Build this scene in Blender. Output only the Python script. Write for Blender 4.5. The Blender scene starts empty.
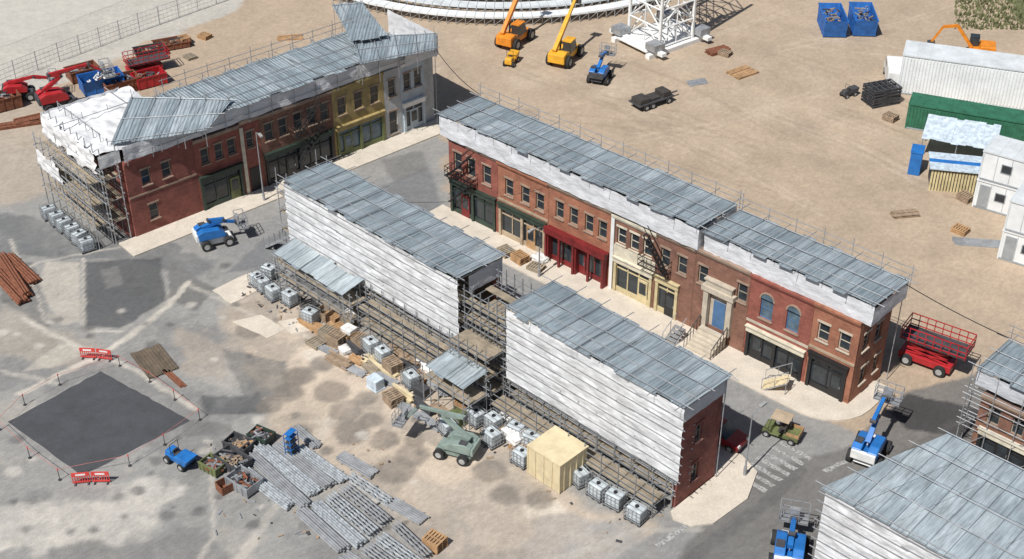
import bpy, math, random
import numpy as np
from mathutils import Vector, Matrix, noise
random.seed(7)
R=math.radians
sc=bpy.context.scene; COL=sc.collection
# ---------------------------------------------------------------- survey camera -> ground metres
F=1350.0; H=58.1; PIT=R(34.2); sP=math.sin(PIT); cP=math.cos(PIT)
def G(px,py,z=0.0):
    u=(px-512)/F; v=(py-279.5)/F
    t=(H-z)/(sP+v*cP)
    return Vector((u*t,t*(cP-v*sP),z))
def lin(r,g,b,k=1.0):
    f=lambda c:(c/255/12.92 if c/255<=.04045 else ((c/255+.055)/1.055)**2.4)*k
    return (f(r),f(g),f(b))
# ---------------------------------------------------------------- materials
MATS={}
def nt(name):
    m=bpy.data.materials.new(name); m.use_nodes=True
    t=m.node_tree; b=t.nodes['Principled BSDF']; return m,t,b
def N(t,k,**kw):
    n=t.nodes.new(k)
    for a,v in kw.items(): setattr(n,a,v)
    return n
def randcoord(t):
    tc=N(t,'ShaderNodeTexCoord'); oi=N(t,'ShaderNodeObjectInfo')
    mu=N(t,'ShaderNodeMath',operation='MULTIPLY'); mu.inputs[1].default_value=53.0
    t.links.new(oi.outputs['Random'],mu.inputs[0])
    ad=N(t,'ShaderNodeVectorMath',operation='ADD')
    t.links.new(tc.outputs['Object'],ad.inputs[0]); t.links.new(mu.outputs[0],ad.inputs[1])
    return tc,ad.outputs[0]
def noisefac(t,vec,scale,lo,hi,detail=3,rough=.65):
    n=N(t,'ShaderNodeTexNoise'); n.inputs['Scale'].default_value=scale; n.inputs['Detail'].default_value=detail
    n.inputs['Roughness'].default_value=rough
    t.links.new(vec,n.inputs['Vector'])
    r=N(t,'ShaderNodeMapRange'); r.inputs[1].default_value=.3; r.inputs[2].default_value=.7
    r.inputs[3].default_value=lo; r.inputs[4].default_value=hi
    t.links.new(n.outputs['Fac'],r.inputs[0]); return r.outputs[0],n.outputs['Fac']
def mul(t,a,b):
    m=N(t,'ShaderNodeMath',operation='MULTIPLY'); t.links.new(a,m.inputs[0]); t.links.new(b,m.inputs[1]); return m.outputs[0]
def scalecol(t,colsock,fac):
    s=N(t,'ShaderNodeVectorMath',operation='SCALE'); t.links.new(colsock,s.inputs[0]); t.links.new(fac,s.inputs['Scale']); return s.outputs[0]
def bumpit(t,b,h,strength=.3,dist=.02):
    bp=N(t,'ShaderNodeBump'); bp.inputs['Strength'].default_value=strength; bp.inputs['Distance'].default_value=dist
    t.links.new(h,bp.inputs['Height']); t.links.new(bp.outputs[0],b.inputs['Normal'])
def mat(name,c,rough=.7,var=.18,scale=.9,metal=0.0,bump=0):
    if name in MATS: return MATS[name]
    m,t,b=nt(name)
    tc,vec=randcoord(t)
    f1,h=noisefac(t,vec,scale*1.6,1-var*1.3,1+var*1.3,4)
    rgb=N(t,'ShaderNodeRGB'); rgb.outputs[0].default_value=(*c,1)
    t.links.new(scalecol(t,rgb.outputs[0],f1),b.inputs['Base Color'])
    b.inputs['Roughness'].default_value=rough; b.inputs['Metallic'].default_value=metal
    if bump: bumpit(t,b,h,bump,.03)
    MATS[name]=m; return m
def groundmat(name,c,var=.3):
    if name in MATS: return MATS[name]
    m,t,b=nt(name); tc,vec=randcoord(t)
    f1,_=noisefac(t,vec,.7,1-var,1+var,7,.75); f2,_=noisefac(t,vec,7,.86,1.14,4,.8)
    rgb=N(t,'ShaderNodeRGB'); rgb.outputs[0].default_value=(*c,1)
    t.links.new(scalecol(t,rgb.outputs[0],mul(t,f1,f2)),b.inputs['Base Color']); b.inputs['Roughness'].default_value=.95
    MATS[name]=m; return m
def brickmat(name,c1,c2,mort=None):
    if name in MATS: return MATS[name]
    mort=mort or (c2[0]*.6+.09,c2[1]*.6+.09,c2[2]*.6+.08)
    m,t,b=nt(name); tc,vec=randcoord(t)
    sx=N(t,'ShaderNodeSeparateXYZ'); t.links.new(tc.outputs['Object'],sx.inputs[0])
    ad=N(t,'ShaderNodeMath',operation='ADD'); t.links.new(sx.outputs[0],ad.inputs[0]); t.links.new(sx.outputs[1],ad.inputs[1])
    cb=N(t,'ShaderNodeCombineXYZ'); t.links.new(ad.outputs[0],cb.inputs[0]); t.links.new(sx.outputs[2],cb.inputs[1])
    br=N(t,'ShaderNodeTexBrick'); t.links.new(cb.outputs[0],br.inputs['Vector'])
    br.inputs['Color1'].default_value=(*c1,1); br.inputs['Color2'].default_value=(*c2,1); br.inputs['Mortar'].default_value=(*mort,1)
    br.inputs['Scale'].default_value=1; br.inputs['Brick Width'].default_value=.27; br.inputs['Row Height'].default_value=.1
    br.inputs['Mortar Size'].default_value=.008; br.inputs['Bias'].default_value=0
    f1,_=noisefac(t,vec,.9,.6,1.3,6,.75)
    t.links.new(scalecol(t,br.outputs['Color'],f1),b.inputs['Base Color'])
    b.inputs['Roughness'].default_value=.85
    MATS[name]=m; return m
def roofmat(name,c1,c2,w=1.05,l=2.4):
    if name in MATS: return MATS[name]
    m,t,b=nt(name); tc,vec=randcoord(t)
    sx=N(t,'ShaderNodeSeparateXYZ'); t.links.new(tc.outputs['Object'],sx.inputs[0])
    cb=N(t,'ShaderNodeCombineXYZ'); t.links.new(sx.outputs[1],cb.inputs[0]); t.links.new(sx.outputs[0],cb.inputs[1])
    br=N(t,'ShaderNodeTexBrick'); t.links.new(cb.outputs[0],br.inputs['Vector'])
    br.inputs['Color1'].default_value=(*c1,1); br.inputs['Color2'].default_value=(*c2,1); br.inputs['Mortar'].default_value=(c1[0]*.5,c1[1]*.5,c1[2]*.52,1)
    br.inputs['Scale'].default_value=1; br.inputs['Brick Width'].default_value=l; br.inputs['Row Height'].default_value=w
    br.inputs['Mortar Size'].default_value=.028; br.offset=0
    mp=N(t,'ShaderNodeVectorMath',operation='MULTIPLY'); mp.inputs[1].default_value=(3.6,.5,1); t.links.new(vec,mp.inputs[0])
    f1,_=noisefac(t,mp.outputs[0],1.0,.64,1.34,6,.7); f3,_=noisefac(t,vec,.35,.8,1.18,5)
    wv=N(t,'ShaderNodeTexWave'); wv.inputs['Scale'].default_value=1.1; wv.inputs['Distortion'].default_value=0
    t.links.new(tc.outputs['Object'],wv.inputs['Vector']); bumpit(t,b,wv.outputs['Fac'],1.0,.05)
    t.links.new(scalecol(t,br.outputs['Color'],mul(t,f1,f3)),b.inputs['Base Color'])
    b.inputs['Roughness'].default_value=.42; b.inputs['Metallic'].default_value=.15
    MATS[name]=m; return m
def wrapmat(name,c=(.72,.73,.75),lo=.88,alpha=None):
    if name in MATS: return MATS[name]
    m,t,b=nt(name); tc,vec=randcoord(t)
    mp=N(t,'ShaderNodeVectorMath',operation='MULTIPLY'); mp.inputs[1].default_value=(.7,.7,1.7); t.links.new(vec,mp.inputs[0])
    f1,h=noisefac(t,mp.outputs[0],1.5,lo,1.08,6,.68)
    rgb=N(t,'ShaderNodeRGB'); rgb.outputs[0].default_value=(*c,1)
    t.links.new(scalecol(t,rgb.outputs[0],f1),b.inputs['Base Color'])
    b.inputs['Roughness'].default_value=.5; bumpit(t,b,h,.55,.16)
    if alpha:
        fa,_=noisefac(t,vec,.8,alpha[0],alpha[1],4,.6); t.links.new(fa,b.inputs['Alpha'])
    MATS[name]=m; return m
BR_RED=brickmat('brick red',(.25,.066,.047),(.31,.093,.063))
BR_ORG=brickmat('brick orange',(.32,.118,.066),(.38,.155,.086))
BR_BRN=brickmat('brick brown',(.19,.09,.06),(.25,.115,.075))
BR_DRK=brickmat('brick dark red',(.21,.056,.043),(.26,.078,.057))
ROOF=roofmat('roof sheet',(.27,.325,.355),(.38,.43,.455))
ROOF2=roofmat('roof sheet grey',(.34,.395,.42),(.45,.505,.525))
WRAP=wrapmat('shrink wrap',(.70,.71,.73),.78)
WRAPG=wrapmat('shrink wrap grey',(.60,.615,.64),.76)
WRAPW=wrapmat('translucent debris sheeting',(.84,.85,.86),.76,(.66,1.0))
WRAPT=wrapmat('thin white tarpaulin',(.78,.78,.78),.78)
TUBE=mat('galvanised tube',(.36,.37,.38),.45,.2,metal=.35)
TUBED=mat('old tube',(.14,.13,.12),.6,.25,metal=.3)
TUBEM=mat('mid grey tube',(.24,.25,.26),.5,.2,metal=.35)
TUBEL=mat('sheeting rail tube',(.33,.34,.36),.5,.2,metal=.2)
BOARD=mat('scaffold board',(.29,.24,.175),.85,.25)
PLY=mat('ply dark',(.13,.10,.07),.9,.25)
PLYL=mat('ply pale',(.62,.52,.33),.75,.12)
WOOD=mat('timber',(.40,.24,.12),.8,.25)
RUST=mat('rust',(.20,.075,.04),.85,.35,3)
GLASS=mat('window glass',(.03,.038,.045),.12,.3)
GLASSB=mat('sky glass',(.10,.15,.19),.12,.3)
STONE=mat('stone trim',(.50,.44,.35),.8,.15)
TRIM=mat('brown stone trim',(.32,.23,.17),.8,.2)
FRM=mat('tan window frame',(.34,.29,.22),.7,.15)
CREAM=mat('cream paint',(.62,.57,.45),.7,.18)
CREAMY=mat('yellow cream paint',(.55,.46,.27),.7,.18)
WHITEP=mat('white paint',(.74,.74,.72),.6,.1)
OCHRE=mat('ochre render',(.34,.26,.11),.8,.2)
GREYR=mat('grey render',(.42,.43,.43),.8,.15)
BLUER=mat('pale blue render',(.42,.48,.52),.8,.12)
GREEN=mat('dark green paint',(.03,.05,.038),.5,.2)
OLIVE=mat('olive paint',(.13,.15,.06),.6,.2)
BLACK=mat('black iron',(.018,.018,.02),.5,.2)
REDP=mat('shop red paint',(.17,.016,.017),.55,.25)
BLUED=mat('blue door',(.08,.17,.32),.5,.15)
TAN=mat('tan render',(.42,.33,.23),.8,.18)
CONC=groundmat('pavement concrete',lin(200,190,175),.16)
MRED=mat('machine red',(.40,.02,.025),.45,.2)
DKRED=mat('car dark red',(.22,.012,.015),.3,.1)
MBLUE=mat('machine blue',(.02,.15,.44),.4,.15)
MYEL=mat('machine yellow',(.70,.36,.03),.45,.15)
MORG=mat('machine orange',(.68,.23,.02),.45,.15)
MGRN=mat('machine grey green',(.22,.28,.25),.5,.15)
DARK=mat('dark steel',(.06,.06,.065),.6,.25)
STEEL=mat('grey steel',(.33,.34,.35),.5,.2,metal=.3)
RUB=mat('tyre rubber',(.025,.025,.025),.9,.2)
HUB=mat('hub grey',(.35,.35,.34),.5,.2)
POLY=mat('tank plastic',(.50,.55,.57),.4,.2)
CGREEN=mat('container green',(.03,.14,.08),.6,.2)
CBLUE=mat('skip blue',(.02,.13,.42),.55,.25)
CWHITE=mat('cabin white',(.72,.74,.74),.6,.08,.4)
CGREY=mat('cabin roof grey',(.58,.61,.62),.7,.12,.5)
SEAM=mat('cabin seam grey',(.30,.32,.33),.7,.12)
TARPB=mat('tarp blue white',(.50,.58,.64),.5,.25,1.5)
BAG=mat('bulk bag white',(.70,.69,.66),.8,.2,2,bump=.6)
YELP=mat('yellow slat',(.58,.49,.27),.8,.2)
SEAT=mat('seat dark',(.05,.045,.04),.7,.2)
ALU=mat('aluminium beam',(.43,.46,.48),.4,.35,3,metal=.3)
SIGN=mat('barrier red plastic',(.62,.06,.05),.5,.1)
PALLET=mat('pallet timber',(.30,.22,.15),.85,.3,2)
# ---------------------------------------------------------------- mesh builder
class M:
    def __init__(s): s.v=[];s.f=[];s.mi=[];s.T=Matrix.Identity(4)
    def add(s,vs,fs,mi=0):
        b=len(s.v)
        s.v+=[tuple(s.T@Vector(v)) for v in vs]
        for f in fs: s.f.append(tuple(i+b for i in f)); s.mi.append(mi)
    def box(s,x0,y0,z0,x1,y1,z1,mi=0):
        s.add([(x0,y0,z0),(x1,y0,z0),(x1,y1,z0),(x0,y1,z0),(x0,y0,z1),(x1,y0,z1),(x1,y1,z1),(x0,y1,z1)],
              [(0,3,2,1),(4,5,6,7),(0,1,5,4),(1,2,6,5),(2,3,7,6),(3,0,4,7)],mi)
    def cb(s,cx,cy,z0,sx,sy,sz,mi=0,rz=0):
        T=s.T.copy(); s.T=T@Matrix.Translation((cx,cy,z0))@Matrix.Rotation(rz,4,'Z')
        s.box(-sx/2,-sy/2,0,sx/2,sy/2,sz,mi); s.T=T
    def cyl(s,p0,p1,r,n=6,mi=0,r2=None,caps=True):
        p0=Vector(p0);p1=Vector(p1);d=p1-p0
        if d.length<1e-6: return
        d.normalize(); a=Vector((0,0,1)) if abs(d.z)<.9 else Vector((1,0,0))
        u=d.cross(a).normalized(); w=d.cross(u); r2=r if r2 is None else r2
        vs=[];ph=math.pi/4 if n==4 else 0
        for p,rr in((p0,r),(p1,r2)):
            for i in range(n):
                t=2*math.pi*i/n+ph; vs.append(p+(u*math.cos(t)+w*math.sin(t))*rr)
        fs=[(i,(i+1)%n,n+(i+1)%n,n+i) for i in range(n)]
        if caps: fs+=[tuple(range(n-1,-1,-1)),tuple(range(n,2*n))]
        s.add(vs,fs,mi)
    def prism(s,poly,z0,z1,mi=0):
        n=len(poly)
        a=sum(poly[i][0]*poly[(i+1)%n][1]-poly[(i+1)%n][0]*poly[i][1] for i in range(n))
        if a<0: poly=poly[::-1]
        s.add([(p[0],p[1],z0) for p in poly]+[(p[0],p[1],z1) for p in poly],
              [tuple(range(n-1,-1,-1)),tuple(range(n,2*n))]+[(i,(i+1)%n,n+(i+1)%n,n+i) for i in range(n)],mi)
    def xz(s,poly,y0,y1,mi=0):
        n=len(poly)
        s.add([(p[0],y0,p[1]) for p in poly]+[(p[0],y1,p[1]) for p in poly],
              [tuple(range(n)),tuple(range(2*n-1,n-1,-1))]+[(i,n+i,n+(i+1)%n,(i+1)%n) for i in range(n)],mi)
    def wall(s,x0,x1,z0,z1,y0,th,holes=(),mi=0):
        xs=sorted(set([x0,x1]+[h[0] for h in holes]+[h[1] for h in holes]))
        zs=sorted(set([z0,z1]+[h[2] for h in holes]+[h[3] for h in holes]))
        def solid(i,j):
            if i<0 or j<0 or i>=len(xs)-1 or j>=len(zs)-1: return False
            cx=(xs[i]+xs[i+1])/2; cz=(zs[j]+zs[j+1])/2
            return not any(h[0]<cx<h[1] and h[2]<cz<h[3] for h in holes)
        y1=y0+th
        for i in range(len(xs)-1):
            for j in range(len(zs)-1):
                if not solid(i,j): continue
                a,b,c,d=xs[i],xs[i+1],zs[j],zs[j+1]
                s.add([(a,y0,c),(b,y0,c),(b,y0,d),(a,y0,d)],[(0,1,2,3)],mi)
                s.add([(a,y1,c),(b,y1,c),(b,y1,d),(a,y1,d)],[(3,2,1,0)],mi)
                if not solid(i-1,j): s.add([(a,y0,c),(a,y0,d),(a,y1,d),(a,y1,c)],[(0,1,2,3)],mi)
                if not solid(i+1,j): s.add([(b,y0,c),(b,y0,d),(b,y1,d),(b,y1,c)],[(3,2,1,0)],mi)
                if not solid(i,j-1): s.add([(a,y0,c),(b,y0,c),(b,y1,c),(a,y1,c)],[(3,2,1,0)],mi)
                if not solid(i,j+1): s.add([(a,y0,d),(b,y0,d),(b,y1,d),(a,y1,d)],[(0,1,2,3)],mi)
    def mesh(s,name,mats,smooth=False):
        me=bpy.data.meshes.new(name); me.from_pydata(s.v,[],s.f)
        mats=mats if isinstance(mats,(list,tuple)) else [mats]
        for m in mats: me.materials.append(m)
        if len(mats)>1: me.polygons.foreach_set('material_index',s.mi)
        if smooth: me.polygons.foreach_set('use_smooth',[True]*len(me.polygons))
        me.update(); return me
    def obj(s,name,parent,mats,loc=(0,0,0),rot=(0,0,0),bevel=0,smooth=False,label=None):
        return place(s.mesh(name,mats,smooth),name,parent,loc,rot,bevel,label)
def place(me,name,parent,loc=(0,0,0),rot=(0,0,0),bevel=0,label=None):
    o=bpy.data.objects.new(name,me); COL.objects.link(o); o.parent=parent
    o.location=loc; o.rotation_euler=rot
    if bevel:
        b=o.modifiers.new('bevel','BEVEL'); b.width=bevel; b.segments=2; b.limit_method='ANGLE'
    if label: o['label']=label
    return o
def thing(name,label,cat,loc=(0,0,0),rz=0.0,group=None):
    o=bpy.data.objects.new(name,None); COL.objects.link(o); o.empty_display_size=.3
    o.location=loc; o.rotation_euler=(0,0,rz); o['label']=label; o['category']=cat
    if group: o['group']=group
    return o
def solo(m,name,label,cat,mats,loc=(0,0,0),rz=0,group=None,bevel=0,smooth=False):
    o=m.obj(name,None,mats,loc,(0,0,rz),bevel,smooth); o['label']=label;o['category']=cat
    if group:o['group']=group
    return o
def dup(o,loc,rz,label=None,par=None):
    n=o.copy(); COL.objects.link(n)
    if par is None:
        n.location=loc; n.rotation_euler=(0,0,rz)
        if label: n['label']=label
    else: n.parent=par
    for c in o.children: dup(c,None,None,None,n)
    return n
def posts(par,pts,r,mt,name='post'):
    for (x,y,z0,z1) in pts:
        m=M(); m.cyl((x,y,z0),(x,y,z1),r,5); m.obj(name,par,mt)
# ---------------------------------------------------------------- ground
def poly_sd(X,Y,poly):
    d=np.full(X.shape,1e9); ins=np.zeros(X.shape,bool); n=len(poly)
    for i in range(n):
        ax,ay=poly[i]; bx,by=poly[(i+1)%n]
        ex,ey=bx-ax,by-ay; t=np.clip(((X-ax)*ex+(Y-ay)*ey)/(ex*ex+ey*ey+1e-9),0,1)
        d=np.minimum(d,np.hypot(X-ax-t*ex,Y-ay-t*ey))
        c=((ay>Y)!=(by>Y)); xi=(bx-ax)*(Y-ay)/((by-ay) if abs(by-ay)>1e-9 else 1e-9)+ax
        ins^=(c&(X<xi))
    return np.where(ins,d,-d)
def line_sd(X,Y,pts):
    d=np.full(X.shape,1e9)
    for (ax,ay),(bx,by) in zip(pts[:-1],pts[1:]):
        ex,ey=bx-ax,by-ay; t=np.clip(((X-ax)*ex+(Y-ay)*ey)/(ex*ex+ey*ey+1e-9),0,1)
        d=np.minimum(d,np.hypot(X-ax-t*ex,Y-ay-t*ey))
    return d
def vnoise(X,Y,s,seed):
    rs=np.random.RandomState(seed); T=rs.rand(256,256)
    a=.6+seed; x=(X*math.cos(a)-Y*math.sin(a))/s+1000;y=(X*math.sin(a)+Y*math.cos(a))/s+1000; xi=np.floor(x).astype(int);yi=np.floor(y).astype(int); fx=x-xi;fy=y-yi
    fx=fx*fx*(3-2*fx);fy=fy*fy*(3-2*fy)
    g=lambda a,b:T[a%256,b%256]
    return (g(xi,yi)*(1-fx)+g(xi+1,yi)*fx)*(1-fy)+(g(xi,yi+1)*(1-fx)+g(xi+1,yi+1)*fx)*fy-.5
def fbm(X,Y,s,seed,oct=5):
    r=0;a=1
    for i in range(oct): r=r+vnoise(X,Y,s,seed+i)*a; s*=.48; a*=.62
    return r
xs=np.concatenate([[-4000,-1500,-600,-250,-130,-95,-66],np.arange(-52,56,.2),[66,95,130,250,600,1500,4000]])
ys=np.concatenate([[-3000,-800,-200,0,22,36,46],np.arange(50,152,.2),[165,200,260,400,900,2500,6000]])
X,Y=np.meshgrid(xs,ys)
def S(c,k=1.0): return np.array(lin(*c,k))
C=np.zeros(X.shape+(3,)); C[:]=S((170,152,131))
wx=X+fbm(X,Y,5,1)*2.0; wy=Y+fbm(X,Y,5,11)*2.0
wsx=X+fbm(X,Y,.8,31,3)*.2; wsy=Y+fbm(X,Y,.8,41,3)*.2
VAR=1+fbm(X,Y,1.4,130,5)*.4
def paint(px,c,soft=1.0,a=1.0,rough=True):
    global C
    poly=[tuple(G(*p)[:2]) for p in px]
    sd=poly_sd(wx if rough else wsx,wy if rough else wsy,poly)
    k=np.clip(np.clip(sd/(soft*.6)+.5,0,1)*a*(1 if a>.85 else VAR),0,1)[...,None]; C=C*(1-k)+S(c)*k
def stroke(px,c,w,a=1.0,soft=.2):
    global C
    sd=w-line_sd(wsx,wsy,[tuple(G(*p)[:2]) for p in px]); k=np.clip(np.clip(sd/soft+.5,0,1)*a*VAR,0,1)[...,None]; C=C*(1-k)+S(c)*k
def spot(px,py,r,c,a,soft=.3):
    global C
    g=G(px,py); d=r-np.hypot(wsx-g.x,(wsy-g.y)); k=np.clip(np.clip(d/soft+.5,0,1)*a*VAR,0,1)[...,None]; C=C*(1-k)+S(c)*k
C=C*(1+fbm(X,Y,14,20,3)[...,None]*.10)
paint([(-500,200),(-40,112),(60,84),(230,10),(300,-60),(-700,-60)],(178,173,163),1.2)
YARD=(142,140,136)
paint([(-700,170),(-40,140),(60,150),(140,235),(270,200),(440,130),(455,215),(690,335),(860,430),(1300,640),(1500,900),(-900,900)],YARD,1.5)
paint([(-60,112),(60,100),(130,110),(60,190),(-60,215)],(167,155,140),2,.86)
nn=fbm(X,Y,5,60,6)
poly=[tuple(G(*p)[:2]) for p in [(-700,215),(140,245),(270,290),(330,420),(420,559),(420,900),(-900,900)]]
pk=np.clip(poly_sd(wx,wy,poly)+.5,0,1)
k=(pk*np.clip((nn-.12)/.2,0,1))[...,None]*.55; C=C*(1-k)+S((114,113,111))*k
k=(pk*np.clip((-nn-.2)/.2,0,1))[...,None]*.4; C=C*(1-k)+S((172,164,152))*k
paint([(0,210),(60,218),(135,240),(215,255),(200,275),(90,262),(0,258),(-60,240)],(106,107,107),.6,.75)
paint([(225,300),(300,292),(400,350),(500,415),(540,470),(600,500),(670,520),(655,600),(440,600),(400,500),(330,455),(262,420),(240,350)],(180,165,147),2.2,.88)
paint([(300,330),(400,370),(470,420),(500,470),(440,480),(360,430),(300,390)],(196,180,161),2,.6)
paint([(560,505),(650,520),(640,620),(500,620)],(148,145,141),1.2,.8)
paint([(420,470),(560,500),(600,520),(560,570),(430,560)],(164,154,143),1.2,.6)
nn=fbm(X,Y,2.6,80,6); poly=[tuple(G(*p)[:2]) for p in [(225,300),(300,292),(500,415),(600,500),(655,600),(400,600),(240,350)]]
pk=np.clip(poly_sd(wx,wy,poly)+.5,0,1)
k=(pk*np.clip((nn-.08)/.25,0,1))[...,None]*.55; C=C*(1-k)+S((140,133,124))*k
paint([(200,245),(262,222),(430,160),(452,222),(700,360),(850,452),(780,560),(640,640),(560,600),(700,500),(560,420),(310,290)],(134,133,131),.4,.9,False)
paint([(262,240),(428,166),(442,208),(330,245),(300,262),(225,274)],(114,115,116),.4,.88,False)
paint([(690,540),(760,470),(850,446),(905,392),(985,372),(1200,440),(1200,760),(560,760)],(108,106,103),.4,.92,False)
paint([(0,305),(60,330),(110,345),(80,365),(0,350)],(162,153,140),1,.6)
paint([(-50,512),(60,505),(150,482),(190,488),(175,515),(120,535),(-50,560)],(188,182,172),1.0,.7)
paint([(60,540),(180,525),(240,545),(200,620),(40,620)],(116,115,113),1.0,.65)
paint([(190,330),(240,345),(225,380),(190,372)],(160,149,136),.8,.6)
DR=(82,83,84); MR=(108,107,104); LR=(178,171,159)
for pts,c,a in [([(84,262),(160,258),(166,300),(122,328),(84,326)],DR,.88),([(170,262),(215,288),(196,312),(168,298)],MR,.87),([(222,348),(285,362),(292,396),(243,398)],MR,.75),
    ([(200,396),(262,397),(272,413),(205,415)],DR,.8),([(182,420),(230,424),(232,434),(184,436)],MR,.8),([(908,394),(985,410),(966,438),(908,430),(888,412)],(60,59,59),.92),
    ([(45,262),(80,262),(80,322),(60,326),(40,285)],LR,.75),([(716,462),(738,452),(750,462),(722,478)],MR,.7),([(380,160),(420,150),(430,170),(395,182)],MR,.6),
    ([(20,372),(60,366),(92,350),(60,344)],LR,.65),([(0,262),(34,262),(50,330),(0,300)],MR,.75),([(100,270),(118,266),(124,284),(106,290)],(122,121,118),.6),
    ([(345,350),(372,344),(384,356),(356,364)],(204,194,178),.8),([(300,352),(322,346),(332,356),(310,362)],(200,190,174),.75),([(520,505),(556,500),(568,512),(530,518)],(200,190,174),.75)]:
    paint(pts,c,.3,a,False)
LS=(190,183,171)
for p,w,a in [([(22,318),(70,343),(140,372),(196,410)],.2,.75),([(188,283),(168,306),(135,332),(95,358),(20,394)],.26,.8),([(0,371),(60,384)],.18,.5),([(84,258),(84,330),(122,332)],.1,.7),([(190,285),(260,318),(330,345)],.2,.45),
    ([(-30,300),(40,262),(120,247)],.12,.6),([(10,240),(40,300),(44,320)],.12,.6),([(210,440),(215,530),(180,600)],.14,.5),([(330,420),(300,470),(240,559)],.3,.4)]: stroke(p,LS,w,a)
for p in [(300,376,1.1),(331,392,1.2),(289,392,1.0),(346,411,1.1),(366,398,.8),(270,405,.9),(322,364,.9),(352,432,1.2),(385,440,1),(413,455,1.1),(300,432,.8),(540,500,.9),(395,470,1.3),(250,330,1),(490,470,1.1),(505,495,.9),(415,440,.7),(372,420,.8)]:
    spot(p[0],p[1],p[2],(116,109,101),.72,.3)
stroke([(560,559),(640,530),(700,530)],(170,165,156),.25,.5)
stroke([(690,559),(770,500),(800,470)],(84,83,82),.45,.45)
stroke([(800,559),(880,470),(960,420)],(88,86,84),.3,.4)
rs=random.Random(12)
for i in range(90):
    spot(rs.uniform(0,430),rs.uniform(250,555),rs.uniform(.12,.5),(84,83,82) if i%3 else (190,184,174),.6,.25)
for i in range(40):
    a=rs.uniform(430,960); b=rs.uniform(30,190); spot(a,b,rs.uniform(.4,2.4),(146,130,112) if i%2 else (186,170,150),.3,1.6)
for i in range(20):
    a=rs.uniform(440,850); b=rs.uniform(30,170); l=rs.uniform(100,260); s=rs.choice([-.25,.3,.45,.1])
    for o in (0,6): stroke([(a,b+o),(a+l*.5,b+o+l*s*.4+rs.uniform(-4,4)),(a+l,b+o+l*s)],(144,128,110) if i%2 else (186,170,151),.14,.4)
paint([(935,-30),(1000,4),(1024,30),(1200,60),(1200,-60),(935,-60)],(92,98,62),1,.9)
C=C*(1+fbm(X,Y,2.0,90,6)[...,None]*.13)*(1+(np.random.RandomState(4).rand(*X.shape)[...,None]-.5)*.18)
ny,nx=X.shape
V=np.stack([X.ravel(),Y.ravel(),np.zeros(X.size)],1)
idx=np.arange(nx*ny).reshape(ny,nx)
Fq=np.stack([idx[:-1,:-1],idx[:-1,1:],idx[1:,1:],idx[1:,:-1]],-1).reshape(-1,4)
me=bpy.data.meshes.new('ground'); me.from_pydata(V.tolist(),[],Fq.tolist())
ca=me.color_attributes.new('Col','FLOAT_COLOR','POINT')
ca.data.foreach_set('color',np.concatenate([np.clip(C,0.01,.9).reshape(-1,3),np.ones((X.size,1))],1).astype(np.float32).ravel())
m,t,b=nt('ground surface')
at=N(t,'ShaderNodeAttribute'); at.attribute_name='Col'
tc=N(t,'ShaderNodeTexCoord'); vec=tc.outputs['Object']
fb,_=noisefac(t,vec,1.6,.9,1.1,7,.75); fc,h=noisefac(t,vec,9,.84,1.16,3,.8)
t.links.new(scalecol(t,at.outputs['Color'],mul(t,fb,fc)),b.inputs['Base Color']); b.inputs['Roughness'].default_value=.95
me.materials.append(m)
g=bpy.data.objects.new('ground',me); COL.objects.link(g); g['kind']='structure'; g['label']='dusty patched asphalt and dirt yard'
def sheet_poly(name,pts,z0,z1,mt,label):
    m=M(); m.prism(pts,z0,z1); o=m.obj(name,None,mt); o['kind']='structure'; o['label']=label; return o
def gp(l): return [tuple(G(*p)[:2]) for p in l]
def ragged(pts,amp=.12,step=.6,seed=0):
    out=[];n=len(pts);rs=random.Random(seed)
    for i in range(n):
        a=Vector(pts[i]);b_=Vector(pts[(i+1)%n]); k=max(1,int((b_-a).length/step))
        for j in range(k): q=a.lerp(b_,j/k); out.append((q.x+rs.uniform(-amp,amp),q.y+rs.uniform(-amp,amp)))
    return out
ASPH=groundmat('fresh asphalt',lin(72,73,76),.2)
sheet_poly('asphalt_pad',ragged(gp([(8,422),(101,371),(190,421),(82,476)]),.05,.6,1),0,.012,ASPH,'dark square of fresh asphalt in the yard')
# ---------------------------------------------------------------- frames of the rows
class Frame:
    def __init__(s,o,ang): s.o=Vector((o[0],o[1],0)); s.a=ang; s.e=Vector((math.cos(ang),math.sin(ang),0)); s.n=Vector((-s.e.y,s.e.x,0))
    def p(s,x,y,z=0): return s.o+s.e*x+s.n*y+Vector((0,0,z))
F1=Frame((-30.1,91.4),R(41.3))
F2=Frame((-5.1,95.7),R(-42.4))
F3=Frame((-16.6,86.1),R(-44.3))
def fpoly(f,l): return [tuple(f.p(*q)[:2]) for q in l]
sheet_poly('pavement',fpoly(F1,[(-1.5,-2.4),(31,-2.4),(31,.1),(-1.5,.1)]),0,.12,CONC,'pale concrete pavement before the corner terrace')
a=[(-1,-2.9),(35.5,-2.9)]+[(35.5+3.4*math.sin(R(k)),.5-3.4*math.cos(R(k))) for k in range(15,91,15)]+[(38.9,3.5),(37.4,3.5),(37.4,.1),(-1,.1)]
sheet_poly('pavement',fpoly(F2,a),0,.12,CONC,'pale concrete pavement with rounded street corner')
a=[(14,4.3),(36.9,4.3),(36.9,-.2),(37.4,-.6),(38.6,-.3),(39.4,.8),(39.6,4),(38.6,6.4),(37,7),(14,7)]
sheet_poly('pavement',fpoly(F3,a),0,.12,CONC,'pale concrete pavement around the brick end wall')
for q in [[(212,291),(250,272),(272,282),(232,304)],[(232,322),(262,315),(285,330),(268,338)],[(366,360),(388,350),(404,362),(384,374)],[(278,322),(300,318),(312,330),(292,334)]]:
    sheet_poly('path',ragged(gp(q),.06,.7,5),0,.03,CONC,'pale concrete slab laid on the yard')
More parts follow.
